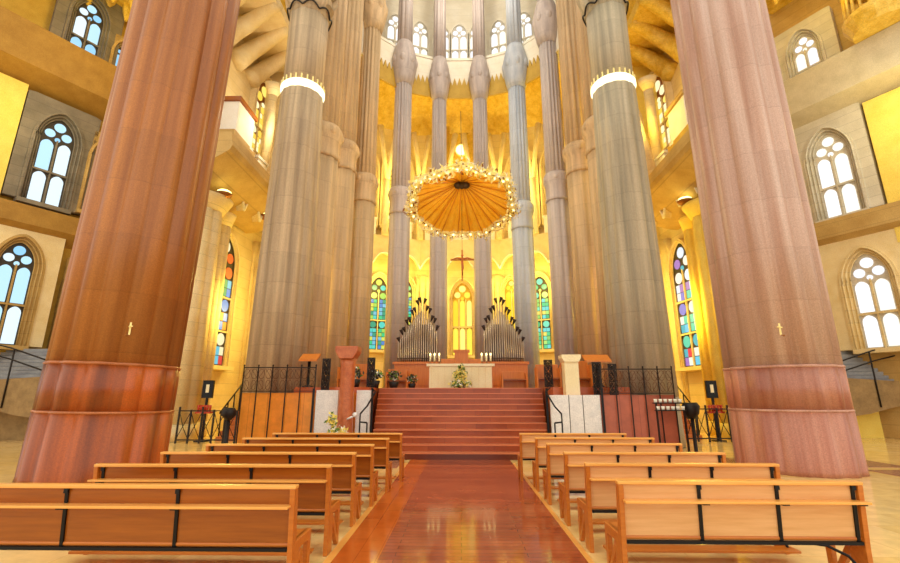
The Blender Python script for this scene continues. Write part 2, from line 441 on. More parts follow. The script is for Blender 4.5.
# plants and stalls on the platform
def potted(x, y, z, label, s=1.0):
    o = empty('potted_plant', (x, y, z), label, 'plant', 'dark potted plants on the sanctuary floor')
    MB().lathe([(.13*s, 0), (.19*s, .25*s), (.17*s, .27*s)], 12).build('pot', M['pot'], o)
    b = MB(); foliage(b, (0, 0, .48*s), .3*s, int(110*s), [M['leafd'], M['leafd'], M['leafd'], M['petalw'], M['leaf']], .085*s, .7); b.build('foliage', None, o)
potted(-3.55, 15.4, PZ, 'dark potted plant behind the white panel left of the stairs')
potted(-3.0, 16.1, PZ, 'dark potted plant with white flecks nearest the iron post left of the stairs', .95)
potted(-2.7, 18.6, PZ, 'round dark potted plant at the top left end of the stairs', 1.1)
potted(-2.0, 18.9, PZ, 'low dark potted plant between the altar and the round one', .85)
def stall(x0, x1, y, h, label, rz=0):
    o = empty('choir_stall', ((x0+x1)/2, y, PZ), label, 'bench', 'wooden stalls on the sanctuary floor', rz)
    w = (x1-x0)/2
    MB().box(-w, w, .2, .27, 0, h).build('back_panel', M['woodo'], o, bevel=.01)
    MB().box(-w, w, -.2, .2, .36, .42).build('seat', M['woodd'], o)
    for sx in (-1, 1): MB().box(sx*w-.03, sx*w+.03, -.24, .3, 0, h*.85).build('end_panel', M['woodo'], o)
stall(-5.1, -3.7, 19.2, 1.05, 'orange wooden stall behind the left iron railing')
stall(-3.3, -2.4, 20.6, .9, 'orange wooden stall behind the potted plants')
stall(1.75, 2.75, 19.4, .75, 'orange wooden stall immediately right of the altar')
stall(3.0, 3.9, 18.2, .95, 'orange wooden stall behind the cream pillar')
stall(4.05, 5.15, 18.4, 1.1, 'orange wooden stall behind the right iron railing')

# orange-topped side lectern objects
def lectern(x, y, z, h, label, wdt=.34):
    o = empty('lectern', (x, y, z), label, 'lectern')
    MB().lathe([(.2, 0), (.2, .04), (.05, .08), (.05, h-.1)], 12).build('stand', M['black'], o)
    MB().prism([(-.2, h-.12), (.2, h+.1), (.2, h+.16), (-.2, h-.06)], -wdt, wdt, 'yz').build('desk', M['woodo'], o)
lectern(-5.0, 15.0, PZ, .95, 'small wooden desk on a black stand behind the left railing', .3)
lectern(4.45, 15.0, PZ, .9, 'orange topped desk on a black stand right of the cream pillar', .42)

# ------------------------------------------------------------------ iron railings
def scroll_panel(x0, x1, z0, z1, rows, cols, r=.012, y=0):
    b = MB()
    dx = (x1-x0)/cols; dz = (z1-z0)/rows
    for i in range(cols):
        for j in range(rows):
            cx = x0+dx*(i+.5); cz = z0+dz*(j+.5)
            pts = [(cx+dx*.42*math.cos(2*PI*k/10)*(1 if j % 2 else .8), y, cz+dz*.45*math.sin(2*PI*k/10)) for k in range(10)]
            b.tube(pts, r, 5, True)
            s = 1 if (i+j) % 2 else -1
            b.tube([(cx-dx*.45*s, y, cz-dz*.45), (cx, y, cz), (cx+dx*.45*s, y, cz+dz*.45)], r*.8, 4)
    return b
def railing(x0, x1, y, zb, zt, zfloor, n, label, rows=2):
    o = empty('iron_railing', (x0, y, 0), label, 'railing')
    L = x1-x0
    for i in range(n):
        x = L*i/(n-1)
        MB().box(x-.014, x+.014, -.014, .014, zfloor, zt+.03).ball((x, 0, zt+.05), .028).build('upright', M['iron'], o)
    MB().box(0, L, -.015, .015, zt-.03, zt).box(0, L, -.012, .012, zb, zb+.025).build('rail', M['iron'], o)
    scroll_panel(0, L, zb+.03, zt-.04, rows, max(4, int(L/.2)), .009).build('scrollwork', M['lattice'], o)
    return o
railing(-6.55, -4.36, 13.72, 1.76, 2.48, 0, 6, 'wrought iron railing with scrollwork above the orange sanctuary wall')
railing(4.15, 6.25, 13.72, 1.7, 2.42, 0, 6, 'wrought iron railing with scrollwork above the rust red sanctuary wall')
def ornate_post(x, y, z0, z1, w, label):
    o = empty('iron_gate_leaf', (x, y, z0), label, 'gate')
    h = z1-z0
    MB().box(-w, -w+.03, -.015, .015, 0, h).box(w-.03, w, -.015, .015, 0, h).box(-w, w, -.015, .015, h-.03, h).box(-w, w, -.015, .015, 0, .03).build('frame', M['iron'], o)
    scroll_panel(-w+.03, w-.03, .03, h-.03, max(3, int(h/.16)), 2, .024).build('scrollwork', M['iron'], o)
ornate_post(-4.22, 14.3, 1.72, 2.78, .13, 'ornate iron gate leaf standing at the left edge of the marble panels')
ornate_post(-2.98, 15.2, PZ, 2.88, .13, 'ornate iron gate leaf at the left top edge of the stairs')
ornate_post(2.86, 15.0, PZ, 2.78, .14, 'ornate iron gate leaf at the right top edge of the stairs')
ornate_post(4.22, 14.3, 1.66, 2.66, .14, 'ornate iron gate leaf right of the orange topped desk')
ornate_post(4.7, 14.3, 1.66, 2.6, .13, 'narrow iron gate leaf beside the right scrollwork railing')
# rods beside marble panels
for x, l in ((-4.33, 'thin black iron rod at the outer edge of the left marble panels'), (-2.59, 'thin black iron rod at the left foot of the stairs'),
             (2.5, 'thin black iron rod at the right foot of the stairs'), (4.1, 'thin black iron rod at the outer edge of the right marble panel')):
    tag(MB().box(-.03, .03, -.02, .02, 0, 1.85).box(-.05, .05, -.05, .05, 0, .03).build('iron_rod', M['black'], loc=(x, 13.56, 0)), l, 'rod')
def handrail(x, s, label):
    o = empty('handrail', (x, 12.9, 0), label, 'handrail')
    for dx in (0, .2): MB().tube([(dx*s, 0, 0), (dx*s, 0, .92)], .022, 8).build('post', M['black'], o)
    MB().tube([(0, 0, .92), (.2*s, 0, .94), (.24*s, .2, 1.15), (.1*s, .4, 1.35), (-.1*s, .55, 1.75), (.02*s, .6, 1.85)], .024, 8).build('rail', M['black'], o)
handrail(-2.58, -1, 'curved black handrail at the left foot of the stairs')
handrail(2.56, 1, 'curved black handrail at the right foot of the stairs')

# ------------------------------------------------------------------ columns
def column(name_label, x, y, r, mat, segs, fl=12, amp=.08, group=None, rz=0.0, n=96):
    """segs: list of (part name, [(r,z,amp)], material or None, flutes)"""
    o = empty('stone_column', (x, y, 0), name_label, 'column', group, rz)
    for s in segs:
        nm, prof, mm, f = s
        MB().lathe([(p[0]*r, p[1], p[2] if len(p) > 2 else amp) for p in prof], n, 0, 0, f, amp).build(nm, mm or mat, o)
    return o

def red_column(x, y, r, sfx, label, rz):
    mt = M['red_'+sfx]; mb = M['redb_'+sfx]; tm = M['trim_'+sfx]
    o = empty('stone_column', (x, y, 0), label, 'column', 'pair of red porphyry columns beside the pews', rz)
    F = 14; N_ = 196
    MB().lathe([(1.045*r, 0, .055), (1.035*r, .1, .055), (1.025*r, 1.3, .055)], N_, 0, 0, F, .05).build('base', mb, o)
    MB().lathe([(1.025*r, 1.3, .05), (1.035*r, 1.32, .05), (1.02*r, 1.35, .055)], N_, 0, 0, F, .05).build('moulding', tm, o)
    MB().lathe([(1.018*r, 1.35, .06), (1.015*r, 2.25, .06)], N_, 0, 0, F, .06).build('base_course', mb, o)
    MB().lathe([(1.015*r, 2.25, .055), (1.03*r, 2.28, .055), (1.01*r, 2.31, .06)], N_, 0, 0, F, .06).build('moulding', tm, o)
    MB().lathe([(1.0*r, 2.31, .07), (1.0*r, 6, .085), (.99*r, 11, .10), (.98*r, 17, .11)], N_, 0, 0, F, .07).build('shaft', mt, o)
    return o
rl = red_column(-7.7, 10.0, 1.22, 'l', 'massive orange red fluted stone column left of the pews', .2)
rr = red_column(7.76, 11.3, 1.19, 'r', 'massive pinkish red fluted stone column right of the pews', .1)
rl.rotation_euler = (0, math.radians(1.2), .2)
def gold_cross(x, y, z, label, rz):
    o = empty('gold_cross', (x, y, z), label, 'cross', 'small gold crosses on the red columns', rz)
    MB().box(-.012, .012, -.03, 0, -.14, .12).box(-.09, .09, -.03, 0, .02, .045).build('cross', M['fringe'], o)
    MB().tube([(0, -.02, -.14), (0, -.07, -.16)], .01, 6).ball((0, -.07, -.16), .02).build('candle_arm', M['bronze'], o)
gold_cross(-6.82, 9.12, 3.0, 'small gold cross fixed to the orange red column', -.6)
gold_cross(7.15, 10.21, 3.1, 'small gold cross fixed to the pinkish red column', .55)

def petal_prof(z, s=1.0):  # swelling knot
    return [(1.0, z-.1), (1.1*s, z+.25), (1.22*s, z+.8), (1.12*s, z+1.3), (.98, z+1.7)]
def big_column(x, y, mat, label, sg):
    o = empty('stone_column', (x, y, 0), label, 'column', 'two great grey columns at the mouth of the apse')
    r = 1.02
    MB().lathe([(1.08*r, 0, .1), (1.06*r, .5, .1), (1.03*r, 1.6, .09)], 168, 0, 0, 14, .1).build('base', mat, o)
    MB().lathe([(1.03*r, 1.6, .09), (.98*r, 6, .07), (.88*r, 11, .05), (.82*r, 13.6, .03)], 168, 0, 0, 14, .09).build('lower_shaft', mat, o)
    lr = MB().lathe([(.83*r, 13.7), (.865*r, 13.76), (.865*r, 13.9), (.82*r, 13.96)], 64).build('ring_lamp', M['ringlamp'], o)
    MB().lathe([(.80*r, 13.9, .01), (.79*r, 15.5, .01), (.8*r, 17.5, .02)], 96, 0, 0, 8, .02).build('upper_shaft', mat, o)
    b = MB()
    for k in range(8):   # petal shaped capital whose lower edge curves up and down
        t = 2*PI*k/8; c, s_ = math.cos(t), math.sin(t)
        b.tube([(.6*r*c, .6*r*s_, 17.5), (.68*r*c, .68*r*s_, 18.0), (.8*r*c, .8*r*s_, 19.0), (.74*r*c, .74*r*s_, 20.4)], [.2*r, .34*r, .42*r, .34*r], 16)
    b.lathe([(.8*r, 17.4), (.86*r, 18.6), (.85*r, 20.4)], 32)
    b.build('capital', mat, o)
    pts = [((.86*r+.05*abs(math.sin(4*t)))*math.cos(t), (.86*r+.05*abs(math.sin(4*t)))*math.sin(t), 17.5+.22*abs(math.sin(4*t))) for t in [2*PI*(k+.5)/96 for k in range(96)]]
    MB().tube(pts, .035, 6, True).build('capital_joint', M['iron'], o)
    MB().lathe([(.78*r, 20.4, .1), (.72*r, 26, .1)], 96, 0, 0, 8, .1).build('branch', mat, o)
    b = MB()
    for k in range(24):
        t = 2*PI*k/24
        b.box(.83*r*math.cos(t)-.025, .83*r*math.cos(t)+.025, .83*r*math.sin(t)-.025, .83*r*math.sin(t)+.025, 13.96, 14.16)
    b.build('ring_crenellation', M['fringe'], o)
    return o
big_column(-6.5, 16.1, M['grey_a'], 'great brown grey column with glowing ring left of the sanctuary', -1)
big_column(6.32, 16.1, M['grey_e'], 'great ash grey column with glowing ring right of the sanctuary', 1)

def apse_col(x, y, r, mat, z1, z2, label, up=.85, two=True):
    o = empty('stone_column', (x, y, 0), label, 'column', 'slender columns ringing the apse')
    fl = 10
    MB().lathe([(1.06*r, 0, .1), (1.04*r, 1.4, .1)], 96, 0, 0, fl, .1).build('base', mat, o)
    MB().lathe([(1.04*r, 1.4, .1), (1.0*r, 7, .08), (.97*r, z1-.1, .05)], 96, 0, 0, fl, .1).build('lower_shaft', mat, o)
    # knot: two swelling rings
    b = MB().lathe([(.99*r, z1-.1), (1.06*r, z1), (1.0*r, z1+.1), (.98*r, z1+.8), (1.12*r, z1+1.05), (1.14*r, z1+1.4), (1.0*r, z1+1.6)], 48)
    for k in range(6):
        t = 2*PI*k/6+.3
        b.ball((.92*r*math.cos(t), .92*r*math.sin(t), z1+1.22), .3*r, 10, 8, 1.1)
    b.build('knot', mat, o)
    MB().lathe([(.92*r, z1+1.55, .12), (up*r, z2-.4, .14)], 128, 0, 0, 16, .14).build('upper_shaft', mat, o)
    b = MB().lathe([(up*r, z2-.5), (1.05*r, z2), (1.28*r, z2+.8), (1.3*r, z2+1.5), (1.05*r, z2+2.3), (.8*r, z2+2.8)], 48)
    for k in range(8):
        t = 2*PI*k/8
        b.ball((1.08*r*math.cos(t), 1.08*r*math.sin(t), z2+1.2), .34*r, 10, 8, 1.8)
    b.build('capital', mat, o)
    MB().lathe([(.8*r, z2+2.6, .12), (.74*r, 33, .12)], 96, 0, 0, 10, .12).build('branch', mat, o)
    return o
AC = [(-6.5, 19.0, .82, 'grey_b', 12.4, 27, 'warm grey apse column directly behind the left great column'),
      (-6.35, 21.9, .78, 'grey_b', 13.3, 27.5, 'warm grey apse column, second behind the left great column'),
      (-5.45, 23.5, .68, 'grey_b', 12.2, 24.2, 'warm grey apse column left of the left organ'),
      (-3.6, 25.2, .64, 'grey_c', 12.2, 21.6, 'lilac grey apse column rising behind the left organ'),
      (-1.3, 26.0, .54, 'grey_c', 12.5, 21.0, 'lilac grey central apse column left of the middle window'),
      (1.38, 26.0, .54, 'grey_c', 12.5, 21.0, 'lilac grey central apse column right of the middle window'),
      (3.72, 25.2, .64, 'grey_d', 11.2, 21.2, 'blue grey apse column rising behind the right organ'),
      (5.5, 23.5, .64, 'grey_c', 12.2, 23.0, 'grey apse column behind the cream pillar'),
      (6.45, 21.9, .78, 'grey_b', 13.0, 27.5, 'warm brown apse column, second behind the right great column'),
      (6.75, 19.0, .82, 'grey_b', 12.6, 27, 'warm brown apse column directly behind the right great column')]
for x, y, r, m, z1, z2, l in AC: apse_col(x, y, r, M[m], z1, z2, l)

# ------------------------------------------------------------------ canopy over the altar
CX, CY, CZ = .1, 17.6, 9.45
cp = empty('altar_canopy', (CX, CY, CZ), 'golden seven sided canopy ringed with lamps hanging above the altar', 'canopy')
cp.rotation_euler = (math.radians(-15), 0, 0)
R7 = 2.22; seg = 7; sub = 10
rim = []
for i in range(seg):
    a0 = -PI/2+2*PI*i/seg; a1 = -PI/2+2*PI*(i+1)/seg
    for k in range(sub):
        t = k/sub; p = Vector((math.cos(a0), math.sin(a0), 0))*(1-t)+Vector((math.cos(a1), math.sin(a1), 0))*t
        rim.append(p*R7)
N = len(rim); vs = []; fs = []
hub = (0, -.55, .75)
for j, q in enumerate((1.0, .66, .33, .08)):
    for i, p in enumerate(rim):
        pl_ = (.05*(1 if i % 2 else -1))*q
        vs.append((p.x*q+hub[0]*(1-q), p.y*q+hub[1]*(1-q), hub[2]*(1-q)+pl_))
for j in range(3):
    for i in range(N): fs.append((j*N+i, j*N+(i+1) % N, (j+1)*N+(i+1) % N, (j+1)*N+i))
fs.append(tuple(3*N+i for i in range(N)))
b = MB(); b.add(vs, fs); b.add([(x, y, z+.12) for x, y, z in vs], fs)
b.build('parchment_shade', M['canopy'], cp)
for i in range(21):
    p = rim[(i*N)//21]
    MB().tube([(p.x*.98, p.y*.98, -.06), (hub[0]+(p.x)*.08, hub[1]+(p.y-hub[1])*.08, hub[2]-.08)], .022, 5).build('rib', M['canopyd'], cp)
b = MB().ball((hub[0]-.17, hub[1], hub[2]-.16), .17).ball((hub[0]+.17, hub[1], hub[2]-.16), .17).ball((hub[0], hub[1], hub[2]-.2), .15)
b.build('hub', M['dark'], cp)
MB().tube([tuple(p*1.0) for p in rim], .07, 6, True).tube([tuple(p*1.06+Vector((0, 0, .12))) for p in rim], .05, 6, True).build('rim', M['fringe'], cp)
b = MB()
for i in range(1500):
    p = rim[random.randrange(N)].lerp(rim[random.randrange(N)], 0)*random.uniform(.93, 1.15)
    p = p+Vector((random.uniform(-.05, .05), random.uniform(-.05, .05), random.uniform(-.26, .26)))
    u = Vector((random.gauss(0, 1), random.gauss(0, 1), random.gauss(0, 1))).normalized()*.12
    w = u.orthogonal().normalized()*.055
    b.mat(random.choice([M['fringe'], M['fringe'], M['fringe'], M['petalw'], M['petalw'], M['petal'], M['bronze']]))
    t = w.cross(u).normalized()*.01
    b.add([tuple(p-u), tuple(p+w+t), tuple(p+u), tuple(p-w+t), tuple(p-t)], [(0, 1, 4), (1, 2, 4), (2, 3, 4), (3, 0, 4), (0, 3, 2, 1)])
fr_ = b.build('wheat_fringe', None, cp); fr_['kind'] = 'stuff'
for i in range(70):
    p = rim[i]*1.03
    MB().ball((p.x, p.y, -.1 if i % 2 else .06), .05, 8, 6).build('bulb', M['bulb'], cp)
for side in (-1, 1):
    b = MB()
    for k in range(26):
        t = k/25
        b.ball((side*(1.9-.9*t*t), -.2+1.9*t*.9, -.2-.9*math.sin(t*PI)*.6+random.uniform(-.08, .08)), .05, 6, 5)
    gg = b.build('grape_garland', M['fringe'], cp); gg['kind'] = 'stuff'
MB().tube([(0, 0, .6), (0, 3.2, 9.5)], .015, 5).build('cable', M['iron'], cp)
# crucifix hanging under the canopy
cr = empty('crucifix', (.1, 18.4, 6.35), 'small bronze crucifix hanging below the golden canopy', 'crucifix')
MB().box(-.035, .035, -.03, .03, 0, 1.35).box(-.5, .5, -.03, .03, .88, .95).build('cross', M['bronze'], cr)
b = MB().tube([(0, -.08, .25), (.02, -.1, .5), (0, -.08, .72), (0, -.07, .95)], [.03, .045, .05, .06], 8)
b.tube([(0, -.07, .93), (-.22, -.06, .98), (-.42, -.05, .92)], [.035, .028, .02], 6).tube([(0, -.07, .93), (.22, -.06, .98), (.42, -.05, .92)], [.035, .028, .02], 6).ball((.0, -.1, 1.07), .06)
b.build('corpus', M['ambo'], cr)
MB().tube([(0, 0, 1.35), (0, -.35, 3.6)], .008, 4).build('wire', M['iron'], cr)

# ------------------------------------------------------------------ windows
def arch(w, h, cx=0, z0=0, n=12, rise=None, full=True):
    """pointed arch outline from bottom-left, over the top, to bottom-right"""
    rise = rise if rise is not None else w*.85
    hs = h-rise; pts = [(cx-w/2, z0)]
    # each side: arc from (±w/2,hs) to (0,h)
    for i in range(n+1):
        t = i/n; x = -w/2*math.cos(t*PI/2)**1.25 if t < 1 else 0
        pts.append((cx+x, z0+hs+rise*math.sin(t*PI/2)**1.0))
    left = pts[:]
    right = [(2*cx-x, z) for x, z in reversed(left[:-1])]
    return left+right
def circ(cx, cz, r, n=16): return [(cx+r*math.cos(2*PI*k/n), cz+r*math.sin(2*PI*k/n)) for k in range(n)]
WN = [0]
def pane_poly(b, pts, m, y):
    b.mat(m); b.prism(pts, y-.03, y)
def window(x, y, z, rz, w, h, pal, frame, plate, cols=2, tiers=2, surround=None, sw=1.0, label=None, rings=3, depth=.5, sgl=.9):
    """local x along wall, local -y into the room"""
    WN[0] += 1
    b = MB().mat(plate)
    b.prism(arch(w, h), -.06, 0)
    b.mat(frame)
    for k in range(rings):
        wo = w+.16*(k+1)*2*(.5+w*.12); wi = w+.16*k*2*(.5+w*.12)
        ho = h+(wo-w)*.5; hi = h+(wi-w)*.5
        b.ring(arch(wo, ho, 0, 0, 12, wo*.85), arch(wi, hi, 0, 0, 12, wi*.85), -.12-.13*k, 0)
        b.tube([(p[0], -.12-.13*k, p[1]) for p in arch(wi, hi, 0, 0, 12, wi*.85)], .035, 5)
    b.box(-w/2-.3, w/2+.3, -.5, 0, -.18, 0)
    # tracery bars
    hh = h-w*.85
    for k in range(1, tiers): b.box(-w/2, w/2, -.16, -.06, hh*k/tiers-.04, hh*k/tiers+.04)
    for k in range(1, cols): b.box(-w/2+w*k/cols-.03, -w/2+w*k/cols+.03, -.14, -.06, 0, hh)
    if surround:
        b.mat(surround); W = sw/2; tot = h+w*.6
        wo = w+.16*rings*2*(.5+w*.12); ho = h+(wo-w)*.5
        A = arch(wo, ho, 0, 0, 12, wo*.85)
        # left and right spandrels + top as ring between arch and rectangle
        B = []
        nA = len(A)
        for i, p in enumerate(A):
            if i == 0: B.append((-W, 0))
            elif i == nA-1: B.append((W, 0))
            else:
                t = (i-1)/(nA-3)
                if t < .3: B.append((-W, A[1][1]+(tot-A[1][1])*t/.3))
                elif t > .7: B.append((W, A[1][1]+(tot-A[1][1])*(1-t)/.3))
                else: B.append((-W+2*W*(t-.3)/.4, tot))
        b.ring(B, A, -.3, 0)
    o = b.build('window_%d' % WN[0], None, None, (x, y, z), rz)
    struct(o, label)
    g = MB(); yy = -.065
    cw = w/cols; ci = 0
    def nc():
        return gl(random.choice(pal), sgl)
    r1 = w*.17
    pane_poly(g, circ(0, h-w*.32, r1), nc(), yy)
    pane_poly(g, circ(-w*.24, hh+w*.22, w*.15), nc(), yy); pane_poly(g, circ(w*.24, hh+w*.22, w*.15), nc(), yy)
    pane_poly(g, circ(0, hh+w*.04, w*.08), nc(), yy)
    for t in range(tiers):
        za = hh*t/tiers+.07; zb = hh*(t+1)/tiers-.07
        for c in range(cols):
            cx = -w/2+cw*(c+.5); lw = cw*.72
            H = zb-za
            if tiers > 2 or len(pal) > 6:
                # medallion and mosaic pieces
                pane_poly(g, circ(cx, zb-lw*.5, lw*.48), nc(), yy)
                zz = za; n = max(2, int((H-lw*1.05)/(lw*.55)))
                st_ = (H-lw*1.05)/n
                for q in range(n):
                    pane_poly(g, [(cx-lw/2, zz+.02), (cx-.01, zz+.02), (cx-.01, zz+st_-.02), (cx-lw/2, zz+st_-.02)], nc(), yy)
                    pane_poly(g, [(cx+.01, zz+.02), (cx+lw/2, zz+.02), (cx+lw/2, zz+st_-.02), (cx+.01, zz+st_-.02)], nc(), yy)
                    zz += st_
            else:
                pane_poly(g, arch(lw, H, cx, za, 6, lw*.6), nc(), yy)
    g.build('stained_glass', None, o)
    return o

BLUE = ((178, 222, 248), (214, 236, 250), (140, 200, 238))
WHT = ((250, 250, 252), (236, 240, 250), (248, 246, 236))
YEL = ((255, 226, 70), (250, 206, 40), (255, 238, 120))
GRN = ((60, 190, 130), (80, 200, 190), (110, 180, 210), (150, 200, 90), (60, 150, 120), (80, 130, 200), (200, 210, 90))
GRY = ((90, 200, 140), (120, 220, 190), (170, 220, 120), (80, 180, 130), (230, 220, 110), (110, 210, 210), (140, 200, 110))
MIXL = ((240, 140, 30), (230, 90, 30), (60, 150, 90), (70, 130, 210), (150, 90, 200), (230, 220, 180), (200, 60, 60), (90, 180, 210))
MIXR = ((210, 225, 245), (120, 120, 210), (60, 170, 190), (80, 200, 170), (150, 110, 190), (220, 60, 80), (90, 190, 230), (240, 230, 220))
# ------------------------------------------------------------------ outer walls
def wallseg(p0, p1, z0, z1, th, mat, name, label=None, sink=0):
    d = Vector((p1[0]-p0[0], p1[1]-p0[1])); L = d.length; a = math.atan2(d.y, d.x)
    o = MB().box(0, L, 0, th, z0, z1).build(name, mat, None, (p0[0], p0[1], 0), a)
    struct(o, label); return o, a, L
OUT = [(-12.0, 17.9), (-11.4, 24.4), (-8.6, 29.2), (-3.2, 31.5), (3.2, 31.5), (8.6, 29.2), (11.4, 24.4), (12.0, 17.9)]
sides = ['wall_left_ambulatory', 'wall_left_apse', 'wall_left_rear', 'wall_rear', 'wall_right_rear', 'wall_right_apse', 'wall_right_ambulatory']
ang = []
for i in range(7):
    p0, p1 = OUT[i], OUT[i+1]
    o, a, L = wallseg(p0, p1, 0, 24, .5, M['cream'], sides[i]); ang.append((p0, p1, a, L))
def onwall(i, t):
    p0, p1, a, L = ang[i]
    return p0[0]+(p1[0]-p0[0])*t, p0[1]+(p1[1]-p0[1])*t, a
# ground-level stained glass
x, y, a = onwall(3, .525); window(x, y, 4.3, a, 1.45, 5.2, YEL, M['cream2'], M['ochre'], 3, 2, label='yellow glazed triple window behind the altar')
for i, t, pal, lb in ((2, .54, GRN, 'green and blue stained window left of the left organ'), (2, .87, GRN, 'green stained window just right of the lilac column'),
                  (4, .435, GRY, 'green stained window right of the right organ'), (4, .09, YEL, 'yellow stained window beside the blue grey column')):
    x, y, a = onwall(i, t); window(x, y, 4.6, a, 1.25 if t in (.54, .435) else 1.0, 5.1, pal, M['cream2'], M['lead'] if pal is not YEL else M['ochre'], 2, 2, label=lb)
x, y, a = onwall(0, .49); window(x, y, 3.0, a, 1.7, 6.4, MIXL, M['cream2'], M['lead'], 2, 3, label='tall multicoloured stained window left of the great column', rings=2)
x, y, a = onwall(6, .27); window(x, y, 3.0, a, 1.7, 6.4, MIXR, M['cream2'], M['lead'], 2, 3, label='tall blue and red stained window right of the great column', rings=2)
# second row, behind the canopy: pale gold tracery
for i, t, w in ((1, .5, 1.9), (2, .25, 1.8), (2, .72, 1.6), (4, .28, 1.6), (4, .75, 1.8), (5, .5, 1.9), (0, .75, 1.6), (6, .25, 1.6)):
    x, y, a = onwall(i, t); window(x, y, 13.4, a, w*1.15, 6.2, ((255, 226, 110), (255, 244, 190), (250, 210, 80)), M['cream2'], M['bronze'], 3, 3, label='pale gold traceried window high in the apse', sgl=.9)
for i in range(7):
    p0, p1, a, L = ang[i]
    for t in ((.06, .94) if i in (0, 6) else (.22, .71) if i == 2 else (.26, .7) if i == 4 else (.08, .92)):
        x, y, a = onwall(i, t)
        b = MB().lathe([(.3, 0), (.26, .5), (.22, 9.2), (.4, 10.0)], 16).lathe([(.14, 0), (.12, 9.2), (.25, 9.9)], 10, .36, -.02).lathe([(.14, 0), (.12, 9.2), (.25, 9.9)], 10, -.36, -.02)
        struct(b.build('trim_%d' % (900+i*10+int(t*9)), M['cream2'], None, (x, y, 0), a), 'clustered pilaster on the ambulatory wall')
# gold niche with glowing oculus
x, y, a = onwall(3, .53)
b = MB().mat(M['gold']).prism(arch(1.9, 5.4, 0, 0), -.08, -.01).mat(M['ochre'])
b.ring(arch(2.5, 5.8), arch(1.9, 5.4), -.5, 0)
for k in range(4): b.ball((-.45+.3*k, -.12, 3.35), .07)
nz = b.build('window_%d' % (WN[0]+1), None, None, (x, y, 18.2), a); struct(nz, 'gold niche with a glowing round oculus above the canopy'); WN[0] += 1
b = MB(); b.prism(circ(0, 1.9, .46, 28), -.18, -.1); b.build('oculus', M['oculus'], nz)
b = MB(); b.tube([(p[0], -.16, p[1]) for p in circ(0, 1.9, .52, 24)], .06, 6, True); b.build('oculus_ring', M['fringe'], nz)

# gallery fascias with scalloped lower edge round the ambulatory
def fascia(p0, p1, z0, z1, th, mat, n, amp, name='trim', under=None, point=True, label=None):
    d = Vector((p1[0]-p0[0], p1[1]-p0[1])); L = d.length; a = math.atan2(d.y, d.x)
    K = n*10; b = MB().mat(mat)
    xs = [L*i/K for i in range(K+1)]
    zb = []
    for i in range(K+1):
        t = (i % 10)/10; u = abs(2*t-1)
        zb.append(z0+amp*(1-u**2.2))
    vs = []; fs = []
    for y in (0, th):
        for i in range(K+1): vs.append((xs[i], y, zb[i]))
        for i in range(K+1): vs.append((xs[i], y, z1))
    q = K+1
    for i in range(K):
        fs += [(i, i+1, q+i+1, q+i), (2*q+i, 3*q+i, 3*q+i+1, 2*q+i+1), (i, 2*q+i, 2*q+i+1, i+1), (q+i, q+i+1, 3*q+i+1, 3*q+i)]
    fs += [(0, q, 3*q, 2*q), (K, 2*q+K, 3*q+K, q+K)]
    b.add(vs, fs)
    b.mat(under or mat)
    for i in range(n):   # rib mouldings along each arch
        pts = [(xs[i*10+k], -.03, zb[i*10+k] if k < 10 else z0) for k in range(11)]
        b.tube(pts, .06, 5)
    o = b.build(name, None, None, (p0[0], p0[1], 0), a); struct(o, label); return o
TN = [5]
def tn():
    TN[0] += 1; return 'trim_%d' % TN[0]
def inset(i, k):
    p0, p1, a, L = ang[i]; n = Vector((-math.sin(a), math.cos(a)))*(-k)
    return n
def ringpts(k):
    c = Vector((0, 19.5)); return [tuple(c+(Vector(p)-c)*k) for p in OUT]
G1 = ringpts(.86)
for i in range(7):
    fascia(G1[i], G1[i+1], 10.1, 12.2, .35, M['cream2'], 4 if i in (0, 1, 5, 6) else 3, .9, tn(), M['pale'], label='scalloped cream gallery front above the ambulatory windows')
    # soffit slab between fascia and wall
    d = Vector((G1[i+1][0]-G1[i][0], G1[i+1][1]-G1[i][1])); 
    G2 = ringpts(.885); b = MB(); pts = [G2[i], G2[i+1], OUT[i+1], OUT[i]]
    b.prism(pts, 11.6, 12.15, 'xy'); struct(b.build(tn(), M['sand']), 'gallery floor slab over the ambulatory')
# pale balustrade blocks and leaning struts on the ambulatory gallery
for i in range(7):
    d = Vector((G1[i+1][0]-G1[i][0], G1[i+1][1]-G1[i][1])); L = d.length; a = math.atan2(d.y, d.x)
    n = 3 if L > 5.2 else 2
    b = MB()
    for k in range(n):
        c = L*(k+.5)/n
        b.box(c-.62, c+.62, .05, .35, 12.2, 13.3); b.box(c-.68, c+.68, 0, .4, 13.3, 13.45)
    struct(b.build(tn(), M['white'], None, (G1[i][0], G1[i][1], 0), a), 'pale balustrade blocks on the ambulatory gallery')
    for k in range(n+1):
        if i in (0, 6) or k == 0 or (k == n and i == 5): continue
        c = L*k/n; p = Vector((G1[i][0], G1[i][1]))+d.normalized()*c
        st_ = empty('leaning_strut', (p.x, p.y, 12.2), 'leaning forked cream strut between the ambulatory gallery and the vault', 'strut', 'forked struts on the ambulatory gallery', a)
        MB().lathe([(.3, 0), (.24, .4), (.2, 4.2)], 12, 0, .15).build('shaft', M['cream2'], st_)
        for sx in (-1, 1): MB().tube([(0, .15, 4.1), (sx*.3, .15, 6.4), (sx*.6, .2, 8.4)], [.18, .16, .24], 10).build('branch', M['cream2'], st_)
# upper inner ring between the apse columns
IN = [(c[0], c[1]) for c in AC]
for i in range(1, 8):
    p0, p1 = IN[i], IN[i+1]
    k = 1 if i not in (0, 8) else 1
    fascia((p0[0], p0[1]+.35), (p1[0], p1[1]+.35), 20.6, 24.2, .5, M['pale'], 1 if abs(i-4) > 1 else 1, 1.2, tn(), M['cream2'], label='pale arched band between the apse columns')
